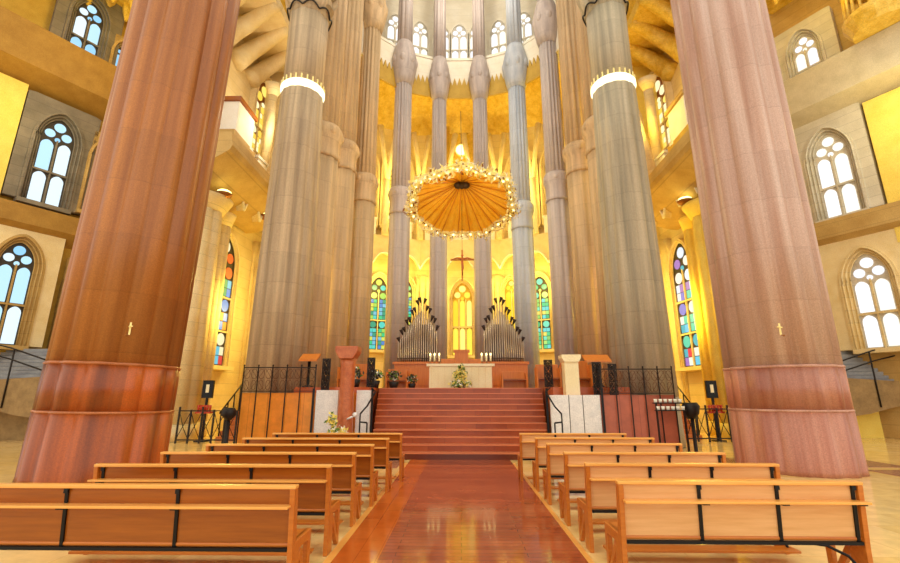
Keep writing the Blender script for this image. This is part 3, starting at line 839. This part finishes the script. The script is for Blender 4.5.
# dogtooth crown on the band (small pointed gablets)
for i in range(2, 7):
    p0, p1 = Vector((IN[i][0], IN[i][1]+.3)), Vector((IN[i+1][0], IN[i+1][1]+.3))
    d = p1-p0; a = math.atan2(d.y, d.x); L = d.length
    b = MB()
    n = 5
    for k in range(n):
        c = L*.2+L*.6*(k+.5)/n; w = L*.6/n*.5
        b.prism([(c-w, 20.9), (c+w, 20.9), (c+w, 21.9), (c, 22.5), (c-w, 21.9)], -.12, .0)
    struct(b.build(tn(), M['ochre'], None, (p0.x, p0.y, 0), a), 'row of small gold gablets under the pale band')
# clerestory
CL = [(-9.2, 20), (-8.4, 24), (-5.6, 27.2), (-2.0, 28.6), (2.1, 28.6), (5.7, 27.2), (8.5, 24), (9.3, 20)]
cl_n = ['wall_left_clerestory', 'wall_left_clerestory', 'wall_left_clerestory', 'wall_rear_clerestory', 'wall_right_clerestory', 'wall_right_clerestory', 'wall_right_clerestory']
for i in range(7):
    o, a, L = wallseg(CL[i], CL[i+1], 24.0, 33.5, .4, M['pale'], cl_n[i])
    m = 3 if i == 3 else 2
    fascia((CL[i][0], CL[i][1]-.1), (CL[i+1][0], CL[i+1][1]-.1), 24.6, 25.3, .25, M['cream2'], 4, .2, tn(), label='pale cornice under the clerestory windows')
    for k in range(m):
        t = (k+.5)/m
        xx = CL[i][0]+(CL[i+1][0]-CL[i][0])*t; yy = CL[i][1]+(CL[i+1][1]-CL[i][1])*t
        window(xx, yy, 25.5, a, 1.25, 3.6, WHT, M['pale'], M['palegrey'], 2, 2, label='bright clerestory window at the top of the apse', rings=1, sgl=1.0)
# soffit joining band to clerestory
for i in range(7):
    j = min(max(i+1, 1), 8)
    pts = [(IN[i+1][0], IN[i+1][1]+.3), (IN[min(i+2, 8)][0], IN[min(i+2, 8)][1]+.3), CL[i+1], CL[i]]
    b = MB(); b.prism(pts, 24.0, 24.2, 'xy'); struct(b.build(tn(), M['pale']), 'ledge behind the pale band')
# second level ceiling from outer wall to clerestory
for i in range(7):
    pts = [CL[i], CL[i+1], OUT[i+1], OUT[i]]
    b = MB()
    vs = [(CL[i][0], CL[i][1], 24.3), (CL[i+1][0], CL[i+1][1], 24.3), (OUT[i+1][0], OUT[i+1][1], 21.5), (OUT[i][0], OUT[i][1], 21.5)]
    b.add(vs+[(x, y, z+.3) for x, y, z in vs], [(0, 1, 2, 3), (7, 6, 5, 4), (0, 4, 5, 1), (1, 5, 6, 2), (2, 6, 7, 3), (3, 7, 4, 0)])
    struct(b.build('ceiling', M['gold']), 'gold gallery vault')
# apse dome, pleated
b = MB(); n = 56; vs = []; fs = []
for j, (q, z) in enumerate(((1.0, 32.5), (.7, 36), (.35, 38.2), (.05, 39))):
    for i in range(n+1):
        t = PI*1.25*i/n-PI*.125
        k = 1+.05*(1 if i % 2 else -1)
        vs.append((10.2*q*k*math.cos(t), 20.5+9.2*q*k*math.sin(t), z+(.6 if i % 2 else 0)))
for j in range(3):
    for i in range(n): fs.append((j*(n+1)+i, j*(n+1)+i+1, (j+1)*(n+1)+i+1, (j+1)*(n+1)+i))
b.add(vs, fs); struct(b.build('ceiling', M['pale']), 'pleated vault over the apse')

# engaged piers between ambulatory and transept
def pier(x, y, r, z1, mat, label, lean=0):
    o = empty('wall_pier', (x, y, 0), label, 'pier', 'engaged piers beside the ambulatory')
    MB().lathe([(1.08*r, 0, .08), (1.05*r, .6, .08)], 64, 0, 0, 8, .08).build('base', mat, o)
    MB().lathe([(r, .6, .12), (.95*r, z1-.6, .12)], 96, 0, 0, 8, .12).build('shaft', mat, o)
    MB().lathe([(.95*r, z1-.6), (1.3*r, z1-.1), (1.35*r, z1)], 32).build('capital', mat, o)
pier(-10.95, 17.6, .85, 9.8, M['cream'], 'pale yellow engaged pier beside the left multicoloured window')
pier(-11.0, 19.3, .42, 9.8, M['cream'], 'slender pale pier left of the multicoloured window')
pier(10.95, 18.6, .8, 9.8, M['yellow'], 'yellow engaged pier beside the right blue and red window')
pier(10.9, 20.25, .35, 9.8, M['yellow'], 'slender yellow pier between the right window and the yellow pier')
pier(-10.4, 24.2, .4, 9.8, M['cream'], 'slender pale pier behind the left multicoloured window')
pier(10.4, 24.9, .4, 9.8, M['yellow'], 'slender yellow pier behind the right blue and red window')

# upper gallery structures left/right of the great columns (above the ambulatory entrance)
def side_gallery(s, tint, name):
    wm = M['cream2'] if s < 0 else M['gold']
    # balcony slab with curved soffit
    b = MB().mat(M['sand'])
    K = 16
    prof = [(-2.3, 11.9), (-2.3, 11.2)]+[(-2.2+2.3*k/8, 11.1-.9*math.sin(PI/2*k/8)) for k in range(9)]+[(.3, 11.9)]
    b.prism([(-s*p[0] if s < 0 else -s*p[0], p[1]) for p in prof], 15.6, 23.5)
    o = b.build(tn(), None, None, (s*11.6+(0 if s > 0 else 0), 0, 0), 0)
    # prof x negative = inward
    struct(o, 'sandstone balcony with curved underside on the %s' % name)
    for v in o.data.vertices: pass
    o2 = MB().box(-.35, .35, -.9, .9, 0, 1.55).box(-.4, .4, -.95, .95, 1.55, 1.7).build('parapet_panel', M['white'], None, (s*10.3, 19.2, 13.9))
    tag(o2, 'plain white parapet block high on the %s gallery' % name, 'parapet')
    tag(MB().box(-.5, .5, -1.3, 1.6, 0, 1.95).build('parapet_support', M['sand'], None, (s*10.4, 19.2, 11.9)), 'sandstone block carrying the white parapet on the %s gallery' % name, 'block')
for s, nm in ((-1, 'left'), (1, 'right')):
    pass

def side_gallery2(s, nm):
    X = lambda v: s*v
    b = MB().mat(M['sand'])
    prof = [(9.1, 11.9), (9.0, 11.3)]+[(9.1+2.4*k/8, 11.1-1.0*math.sin(PI/2*k/8)) for k in range(9)]+[(11.6, 11.9)]
    b.prism([(X(p[0]), p[1]) for p in prof], 15.8, 22.6)
    struct(b.build(tn()), 'sandstone balcony with curved underside on the %s side' % nm)
    blk = empty('parapet', (X(10.75), 18.9, 11.4), 'white parapet block on a sandstone corbel, %s gallery' % nm, 'parapet')
    MB().box(-.5, .5, -.8, .8, 2.0, 3.6).build('block', M['white'], blk, bevel=.03)
    MB().box(-.6, .6, -.9, .9, 3.6, 3.8).build('coping', M['woodd'] if s < 0 else M['sand'], blk)
    MB().prism([(-.55, 0), (.55, 0), (.55, 2.0), (-.55, 2.0)], -1.0, 1.1).build('corbel', M['sand'] if s < 0 else M['ochre'], blk)
    # leaning struts
    for k, (a0, a1, r0, lb) in enumerate((((X(9.6), 20.6, 11.9), (X(9.0), 21.4, 18.3), .32, 'inner'), ((X(10.5), 21.8, 11.9), (X(9.9), 20.6, 17.8), .28, 'outer'))):
        st_ = empty('leaning_strut', a0, '%s leaning cream stone strut of the %s gallery' % (lb, nm), 'strut')
        MB().tube([(0, 0, 0), tuple((Vector(a1)-Vector(a0))*.9)], [r0, r0*.85], 14).build('shaft', M['cream'], st_)
        v = (Vector(a1)-Vector(a0))
        MB().tube([tuple(v*.9), tuple(v*.95), tuple(v)], [r0*.85, r0*1.4, r0*1.7], 14).build('capital', M['cream'], st_)
    # small stained window with mosaic between the struts
    window(X(9.6), 22.9, 13.2, 0.0 if s > 0 else 0.0, 1.2, 4.6, ((245, 160, 40), (240, 220, 120), (120, 190, 220), (230, 110, 40), (250, 240, 200), (90, 150, 200), (200, 60, 40)), M['cream2'], M['ochre'] , 2, 3, label='small orange and blue mosaic window on the %s gallery' % nm, rings=2)
    # backing wall for it and above
    struct(MB().box(min(X(8.3), X(11.6)), max(X(8.3), X(11.6)), 22.9, 23.3, 11.9, 24).build('wall_%s_gallery' % nm, M['cream'] if s < 0 else M['yellow']))
    # upper flaring vault above gallery
    b = MB()
    n = 12
    for k in range(5):
        y0 = 15.2+1.5*k
        pts = [(X(9.0+2.6*math.sin(PI/2*i/n)), y0+.6*math.sin(PI*i/n), 20.6-2.0*(1-math.cos(PI/2*i/n))) for i in range(n+1)]
        b.tube(pts, [.3+.25*i/n for i in range(n+1)], 8)
    b.box(min(X(9.0), X(12.0)), max(X(9.0), X(12.0)), 15, 24, 20.5, 21)
    struct(b.build('ceiling', M['cream2'] if s < 0 else M['gold']), 'ribbed gallery vault on the %s' % nm)
    # wall above the ambulatory wall's front end, facing the nave
    struct(MB().box(min(X(11.6), X(12.4)), max(X(11.6), X(12.4)), 15.8, 18.2, 0, 24).build('wall_%s_front' % nm, M['cream'] if s < 0 else M['ochre']))
side_gallery2(-1, 'left'); side_gallery2(1, 'right')
# glowing wall lamps
LP = [(-10.0, 17.4, 9.75, 'large glowing wall lamp under the left balcony'), (-9.9, 21.3, 10.35, 'small glowing wall lamp beside the left great column'),
      (10.1, 18.9, 9.9, 'large glowing wall lamp under the right balcony'), (10.0, 23.2, 9.9, 'small glowing wall lamp beside the right great column')]
for x, y, z, l in LP:
    o = empty('wall_lamp', (x, y, z), l, 'lamp', 'lamps under the gallery balconies')
    MB().lathe([(.16, .0), (.3, .12), (.34, .2)], 16).build('bowl', M['bronze'], o)
    MB().ball((0, 0, .24), .3, 14, 8, .45).build('bulb', M['bracket'], o)

# ------------------------------------------------------------------ side (transept) walls
def side_wall(s, nm, dx, zoff):
    X0 = 16.5+dx; k = .6
    def P(yy, off=0.0):      # point on the wall line; off = metres towards the room centre
        nx, ny = -1/math.hypot(1, k), -k/math.hypot(1, k)
        return (s*(X0-k*(yy-20)+nx*off), yy+ny*off)
    ya, yb = 13.0, 26.0
    pa, pb = P(ya), P(yb)
    if s > 0: a = math.atan2(pa[1]-pb[1], pa[0]-pb[0]); start = pb
    else: a = math.atan2(pb[1]-pa[1], pb[0]-pa[0]); start = pa
    L = math.hypot(pb[0]-pa[0], pb[1]-pa[1])
    struct(MB().box(0, L, 0, .5, 0, 24).build('wall_%s' % nm, M['ochre'] if s < 0 else M['sand'], None, (start[0], start[1], 0), a), '%s transept wall' % nm)
    def slab(z0, z1, off, y0, y1, mat, lb, ch=.5):
        q0, q1 = P(y0, 0), P(y1, 0); r1, r0 = P(y1, off), P(y0, off)
        t1 = P(y1, off-.5)
        b = MB()
        vs = [(q0[0], q0[1], z0), (q1[0], q1[1], z0), (r1[0], r1[1], z0+ch), (r0[0], r0[1], z0+ch), (q0[0], q0[1], z1), (q1[0], q1[1], z1), (r1[0], r1[1], z1), (r0[0], r0[1], z1)]
        b.add(vs, [(0, 1, 2, 3), (7, 6, 5, 4), (0, 4, 5, 1), (1, 5, 6, 2), (2, 6, 7, 3), (3, 7, 4, 0)])
        struct(b.build(tn(), mat), lb)
    m1 = M['slab_l'] if s < 0 else M['slab_r']
    m2 = M['slab_l'] if s < 0 else M['sand']
    slab(7.9+zoff, 9.2+zoff, .7, 13, 22.5, m2, 'lower balcony band of the %s transept wall' % nm)
    slab(14.0+zoff*4, 16.3+zoff*4.5, 1.3, 13, 22.5, m1, 'broad upper balcony band of the %s transept wall' % nm)
    wa = a
    pal = BLUE if s < 0 else WHT
    fm = M['greystone'] if s < 0 else M['palegrey']
    lm = M['sand'] if s < 0 else M['cream']
    def W(yy, z, w, h, frame, sur, sw, lb, off=0.12, rings=3, tiers=2):
        p = P(yy, off)
        window(p[0], p[1], z, wa, w, h, pal, frame, M['lead'] if s < 0 else M['palegrey'], 2, tiers, sur, sw, lb, rings, sgl=.95)
    return P, W, a
P_, W_, aL = side_wall(-1, 'left', .7, .2)
W_(17.65, 3.6, 1.15, 4.3, M['sand'], M['cream2'], 2.7, 'pale blue arched window low on the left transept wall')
W_(15.6, 3.6, 1.15, 4.3, M['sand'], M['cream2'], 2.2, 'arched window at the far left edge')
W_(17.95, 9.7, 1.25, 4.2, M['greystone'], M['greystone'], 2.7, 'pale blue arched window in a grey surround on the left transept wall')
W_(18.05, 17.2, 1.15, 3.4, M['greystone'], M['greystone'], 2.6, 'pale blue arched window above the upper left balcony')
W_(19.6, 3.6, .8, 3.6, M['sand'], M['sand'], 1.3, 'narrow blue window beside the left red column')
W_(19.5, 9.9, .8, 3.6, M['sand'], M['sand'], 1.2, 'narrow window behind the left red column')
W_(19.4, 17, .6, 2.2, M['sand'], M['sand'], 1.0, 'narrow pale window above the upper left balcony')
P2_, W2_, aR = side_wall(1, 'right', .1, 0)
W2_(18.75, 3.5, 1.3, 4.0, M['cream'], M['cream2'], 2.9, 'white arched window low on the right transept wall')
W2_(16.5, 3.5, 1.2, 4.0, M['cream'], M['sand'], 1.6, 'arched window at the far right edge')
W2_(19.05, 9.3, 1.3, 4.1, M['palegrey'], M['palegrey'], 2.8, 'white arched window in a pale grey surround on the right transept wall')
W2_(19.1, 16.0, 1.0, 2.9, M['palegrey'], M['palegrey'], 2.6, 'white arched window above the upper right balcony')
# projecting yellow piers with concealed lamp, at frame edges
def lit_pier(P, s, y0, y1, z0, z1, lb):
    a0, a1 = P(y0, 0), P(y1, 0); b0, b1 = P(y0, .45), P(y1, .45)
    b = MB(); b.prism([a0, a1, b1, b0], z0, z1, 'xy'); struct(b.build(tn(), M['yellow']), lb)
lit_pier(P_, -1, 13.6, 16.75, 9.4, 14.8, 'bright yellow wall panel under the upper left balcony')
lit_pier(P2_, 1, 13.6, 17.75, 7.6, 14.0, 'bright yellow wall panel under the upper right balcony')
# ornate gold vault over the side aisles
for s, nm in ((-1, 'left'), (1, 'right')):
    b = MB()
    for i in range(14):
        for j in range(7):
            x = s*(14.0+i*.62); y = 12.6+j*.95+(i % 2)*.45
            z = 21.0+random.uniform(-.25, .25)+(.1*j)
            h = random.uniform(.6, 1.5)
            b.lathe([(.06, z-h), (.2, z-h*.7), (.3, z-h*.35), (.55, z)], 7, x, y, smooth=False)
    b.box(min(s*13, s*24), max(s*13, s*24), 12, 20, 21.2, 21.6)
    struct(b.build('ceiling', M['gold']), 'faceted gold vault over the %s transept' % nm)
b = MB()
b.lathe([(1.0, 0), (1.25, .5), (1.25, .7), (.9, .9)], 20, smooth=False)
for k in range(24): 
    t = 2*PI*k/24; b.tube([(1.1*math.cos(t), 1.1*math.sin(t), .7), (1.0*math.cos(t), 1.0*math.sin(t), 2.2)], .06, 5)
b.lathe([(1.0, 2.2), (1.15, 2.3), (1.15, 2.5)], 20)
tag(b.build('gilded_balcony', M['gold'], None, (17.55, 15.8, 16.32)), 'ornate gilded balcony on top of the upper right band', 'balcony')
# frontal lower walls + stone steps
for s, nm in ((-1, 'left'), (1, 'right')):
    yb = 18.0 if s < 0 else 19.8
    struct(MB().box(min(s*12.4, s*20), max(s*12.4, s*20), yb-2.2 if False else yb, yb+.5, 0, 1.3).build('wall_%s_plinth' % nm, M['yellow'] if s > 0 else M['woodo']), 'low wall beneath the %s stone steps' % nm)
    x0 = 15.4 if s > 0 else 15.9
    o = empty('stone_steps', (s*x0, yb-1.0, 0), 'grey stone steps with iron handrail climbing behind the %s red column' % nm, 'stairs')
    b = MB()
    for k in range(9):
        b.box(min(0, s*2.6), max(0, s*2.6), .12*k, 1.6, 2.15+k*.15, 2.28+k*.15)
        b.box(min(.05*s, s*2.6), max(.05*s, s*2.6), .12*k+.05, 1.6, 2.1+k*.15, 2.17+k*.15)
    b.build('steps', M['stepg'], o)
    b = MB()
    K = 12; vs = []; 
    outl = [(s*(-.5), 2.35), (s*2.7, 2.15), (s*2.7, 1.35), (s*1.6, 1.2), (s*.6, .95), (s*-.1, .85), (s*-.4, 1.4)]
    b.prism(outl, -.12, 1.6); b.build('stringer', M['stepu'], o)
    b = MB()
    b.tube([(s*-.4, -.15, 2.5), (s*1.2, -.15, 3.0), (s*2.7, -.15, 3.35)], .03, 6)
    b.tube([(s*-.4, -.15, 2.9), (s*1.2, -.15, 3.4), (s*2.7, -.15, 3.75)], .03, 6)
    b.build('handrail', M['iron'], o)
    for k in range(3): MB().tube([(s*(-.3+1.35*k), -.15, .9 if k == 0 else 1.2), (s*(-.3+1.35*k), -.15, 2.95+.42*k*.9)], .03, 6).build('baluster', M['iron'], o)
    MB().box(min(s*.2, s*2.5), max(s*.2, s*2.5), .6, 1.5, 0, 1.3).build('foundation', M['yellow'] if s > 0 else M['stepu'], o)

# ------------------------------------------------------------------ low iron fences, side stairs, stands
def fence(x0, x1, y, label, h=1.15, n=6):
    o = empty('iron_fence', (x0, y, 0), label, 'fence'); L = x1-x0
    for i in range(n):
        x = L*i/(n-1); MB().box(x-.025, x+.025, -.025, .025, 0, h+(.1 if i % 2 == 0 else 0)).build('post', M['iron'], o)
    MB().box(0, L, -.02, .02, h-.06, h-.02).box(0, L, -.02, .02, .1, .14).build('rail', M['iron'], o)
    b = MB()
    for i in range(n-1):
        xa, xb = L*i/(n-1), L*(i+1)/(n-1)
        b.tube([(xa, 0, .15), ((xa+xb)/2, 0, h*.55), (xb, 0, h-.06)], .013, 5)
        b.tube([(xa, 0, h-.06), ((xa+xb)/2, 0, h*.45), (xb, 0, .15)], .013, 5)
    b.build('braces', M['iron'], o)
fence(-10.1, -8.0, 16.6, 'low black iron fence between the left red and grey columns')
fence(8.3, 10.3, 17.6, 'low black iron fence between the right grey and red columns', 1.2, 6)
def side_stair(s, x, y, label):
    o = empty('side_staircase', (x, y, 0), label, 'stairs')
    b = MB()
    for k in range(8): b.box(-.5, .5, .25*k, 2.2, .17*k, .17*(k+1))
    b.build('steps', M['woodo'], o)
    for k in range(5):
        MB().tube([(-s*.45, .1+.45*k, .17*(1+1.7*k)), (-s*.45, .1+.45*k, 1.05+.32*k)], .025, 6).build('baluster', M['iron'], o)
        MB().tube([(s*.45, .1+.45*k, .17*(1+1.7*k)), (s*.45, .1+.45*k, 1.05+.32*k)], .025, 6).build('baluster', M['iron'], o)
    for sx in (-1, 1):
        MB().tube([(sx*.45, 0, 1.0), (sx*.45, 1.95, 2.4)], .03, 6).build('handrail', M['iron'], o)
side_stair(-1, -8.6, 17.4, 'small staircase with iron handrails left of the great column')
side_stair(1, 8.75, 18.4, 'small staircase with iron handrails right of the great column')
def sign(x, y, label):
    o = empty('votive_stand', (x, y, 0), label, 'stand')
    MB().box(-.2, .2, -.05, .05, 1.55, 2.2).build('panel', M['black'], o)
    MB().box(-.06, .06, -.06, -.05, 1.75, 2.05).build('emblem', M['cloth'], o)
    b = MB(); b.box(-.035, .035, -.035, .035, 0, 1.55); b.box(-.2, .2, -.2, .2, 0, .04); b.build('post', M['black'], o)
    b = MB().box(-.28, .28, -.2, .05, 1.0, 1.06)
    for k in range(5): b.lathe([(.04, 1.06), (.05, 1.3)], 8, -.22+.11*k, -.1)
    b.build('candle_rack', M['red'], o)
sign(-9.55, 17.0+.3, 'black stand with a pale emblem and red candles left of the side staircase')
sign(9.6, 17.95, 'black stand with a pale emblem and red candles right of the side staircase')
b = MB()
o = empty('candle_bench', (5.95, 13.4, 0), 'tiered bench of white votive candles before the right great column', 'candle bench')
MB().box(-.42, .42, -.08, .08, 1.22, 1.25).box(-.42, .42, .04, .2, 1.42, 1.45).box(-.4, -.37, -.02, .06, 0, 1.42).box(.37, .4, -.02, .06, 0, 1.42).build('rack', M['iron'], o)
for k in range(6):
    MB().lathe([(.045, 1.25), (.055, 1.35)], 8, -.35+.14*k, 0).build('votive_candle', M['petalw'], o)
    MB().lathe([(.045, 1.45), (.055, 1.55)], 8, -.35+.14*k, .12).build('votive_candle', M['petalw'], o)
o = empty('iron_vessel', (6.62, 13.6, 0), 'dark round iron vessel on a stand in front of the right grey column', 'vessel')
MB().lathe([(.22, 0), (.05, .1), (.05, 1.0)], 14).build('stand', M['iron'], o)
MB().lathe([(.1, 1.0), (.2, 1.15), (.24, 1.35), (.17, 1.45)], 18).build('bowl', M['iron'], o)
o = empty('iron_vessel', (-6.8, 13.6, 0), 'dark iron vessel on a stand in front of the left grey column', 'vessel')
MB().lathe([(.25, 0), (.07, .1), (.06, .95)], 14).build('stand', M['iron'], o)
MB().lathe([(.08, .95), (.2, 1.08), (.2, 1.2), (.14, 1.3)], 18).build('bowl', M['iron'], o)

# ------------------------------------------------------------------ pews
def make_pew(L, side, pale):
    """origin: floor under the aisle end's back edge; local +x away from the aisle for side=1, else -x"""
    root = empty('pew', (0, 0, 0), 'x', 'pew', 'wooden pews beside the aisle')
    s = side
    wd = M['woodp'] if pale else M['woodd']; we = M['woodl']; w0 = M['wood']
    def bx(b, x0, x1, *r): return b.box(min(s*x0, s*x1), max(s*x0, s*x1), *r)
    # back: local y towards altar; leaning so that the top is nearer the camera
    def lean(z): return .1*(1-z/.92)
    def panel(x0, x1, z0, z1, y0, y1):
        b = MB(); X0, X1 = sorted((s*x0, s*x1))
        b.add([(X0, y0+lean(z0), z0), (X1, y0+lean(z0), z0), (X1, y1+lean(z0), z0), (X0, y1+lean(z0), z0),
               (X0, y0+lean(z1), z1), (X1, y0+lean(z1), z1), (X1, y1+lean(z1), z1), (X0, y1+lean(z1), z1)],
              [(3, 2, 1, 0), (4, 5, 6, 7), (0, 1, 5, 4), (1, 2, 6, 5), (2, 3, 7, 6), (3, 0, 4, 7)])
        return b
    panel(.03, L-.03, .755, .885, 0, .025).build('upper_back', wd, root)
    panel(.03, L-.03, .425, .745, .0, .025).build('lower_back', wd, root)
    bx(MB(), -.005, L+.005, -.03, .05, .885, .915).build('top_rail', we, root, bevel=.006)
    bx(MB(), .03, L-.0, -.09, .04, .742, .762).build('book_ledge', we, root, bevel=.004)
    bx(MB(), .02, L-.02, .04, .48, .43, .46).build('seat', w0, root, bevel=.01)
    for x in (0, L-.045):
        b = MB(); X0, X1 = sorted((s*x, s*(x+.045)))
        b.prism([(-.03, .885), (.05, .885), (.1, .46), (.5, .46), (.5, .38), (.2, .38), (.22, 0), (.04, 0), (.02, .38)], X0, X1, 'yz')
        b.prism([(.42, .38), (.5, .38), (.5, 0), (.44, 0)], X0, X1, 'yz')
        b.prism([(.2, .3), (.42, .02), (.46, .05), (.22, .38)], X0, X1, 'yz')
        b.build('end_frame', w0, root, bevel=.004)
    bx(MB(), .05, L-.05, .02, .06, .40, .425).build('under_rail', M['black'], root)
    fr = (.335, .655, .965)
    for f in fr:
        x = s*L*f
        b = MB()
        b.add([(x-.014, -.014+lean(.76), .765), (x+.014, -.014+lean(.76), .765), (x+.014, .0+lean(.76), .765), (x-.014, .0+lean(.76), .765),
               (x-.014, -.014+lean(.87), .87), (x+.014, -.014+lean(.87), .87), (x+.014, .0+lean(.87), .87), (x-.014, .0+lean(.87), .87)],
              [(3, 2, 1, 0), (4, 5, 6, 7), (0, 1, 5, 4), (1, 2, 6, 5), (2, 3, 7, 6), (3, 0, 4, 7)])
        b.box(x-.018, x+.018, -.02, .0, .845, .88)
        b.prism([(-.016+lean(.4), .4), (lean(.4), .4), (lean(.74), .742), (-.016+lean(.74), .742)], x-.014, x+.014, 'yz')
        b.box(x-.012, x+.045, -.075, .02, .73, .742)
        b.build('bracket', M['black'], root)
        if f < .9: continue
        # kneeler arm
        b = MB().tube([(x-s*.45, .06, .41), (x-s*.3, .02, .4), (x-s*.16, -.02, .33), (x-s*.08, -.08, .2), (x-s*.06, -.16, .125)], .013, 6)
        b.build('kneeler_arm', M['black'], root)
    bx(MB(), .1, L-.08, -.27, -.1, .1, .125).build('kneeler', w0, root, bevel=.005)
    return root
ordw = ['nearest the camera', 'second from the camera', 'third from the camera', 'fourth from the camera', 'fifth from the camera', 'farthest from the camera, by the stairs']
pr = make_pew(2.12, 1, True)
for i, (y, x) in enumerate(((4.36, 1.39), (5.42, 1.39), (6.44, 1.38), (7.6, 1.36), (8.6, 1.34), (9.55, 1.18))):
    o = pr if i == 0 else copy_tree(pr)
    o.location = (x, y, 0); o['label'] = 'beech pew right of the aisle, ' + ordw[i]; o['group'] = 'beech pews right of the aisle'
p2 = make_pew(2.62, -1, False)
pn = make_pew(3.0, -1, False); pn.location = (-1.39, 4.08, 0); pn['label'] = 'dark beech pew left of the aisle, nearest the camera'; pn['group'] = 'beech pews left of the aisle'
for i, (y, x) in enumerate(((5.24, -1.42), (6.34, -1.4), (7.36, -1.35), (8.42, -1.28), (9.5, -1.18))):
    o = p2 if i == 0 else copy_tree(p2)
    o.location = (x, y, 0); o['label'] = 'beech pew left of the aisle, ' + ordw[i+1]; o['group'] = 'beech pews left of the aisle'

# ------------------------------------------------------------------ light
w = bpy.data.worlds.new('world'); sc.world = w; w.use_nodes = True
bg = w.node_tree.nodes['Background']; bg.inputs[0].default_value = (1.0, .93, .82, 1); bg.inputs[1].default_value = 1.25
def point(x, y, z, e, c, r=.5, name='added_light'):
    l = bpy.data.lights.new(name, 'POINT'); l.energy = e; l.color = c; l.shadow_soft_size = r
    o = bpy.data.objects.new(name, l); COL.objects.link(o); o.location = (x, y, z); return o
YL = (1.0, .79, .17); WL = (1.0, .88, .6)
AM = (1, .71, .1)
for x, y, z, e, c in ((-9.4, 19.6, 5.5, 480, YL), (9.4, 20.2, 5.5, 520, AM), (-8.6, 24.5, 6, 480, YL), (8.6, 24.5, 6, 480, YL), (-5, 28.6, 9, 420, YL), (5, 28.6, 9, 420, YL), (-2.3, 29.4, 9.3, 260, YL), (2.5, 29.4, 9.3, 260, YL),
                      (-9.0, 20.4, 15, 340, WL), (9.0, 20.4, 15, 340, AM), (-8, 26.0, 16, 360, YL), (8, 26.0, 16, 360, YL), (-4, 28.6, 16, 330, YL), (4, 28.6, 16, 330, YL), (0, 29, 17, 330, YL),
                      (0, 22, 28, 900, (1, .92, .78)), (0, 20, 14, 500, (1, .88, .66)), (0, 15.6, 8.0, 120, (1, .82, .35)),
                      (-16.4, 14.6, 13.3, 230, (1, .82, .3)), (16.4, 15.2, 12.9, 230, (1, .86, .4)),
                      (-15, 16, 19.5, 260, YL), (15, 16, 19.5, 260, YL)):
    point(x, y, z, e*.62, c)  # added point lights with no fixtures, mostly to brighten the apse and galleries
# ------------------------------------------------------------------ camera
cam = bpy.data.cameras.new('camera'); cam.sensor_width = 36; cam.lens = 18.0; cam.clip_end = 200
co = bpy.data.objects.new('camera', cam); COL.objects.link(co); co.location = (0, 0, 1.65)
co.rotation_euler = (math.radians(90+14.2), 0, math.atan(10/450/math.cos(math.radians(14.2))))
sc.camera = co
sc.view_settings.view_transform = 'Standard'; sc.view_settings.look = 'None'
sc.view_settings.exposure = 0.3; sc.view_settings.gamma = 1.0; sc.view_settings.use_curve_mapping = False
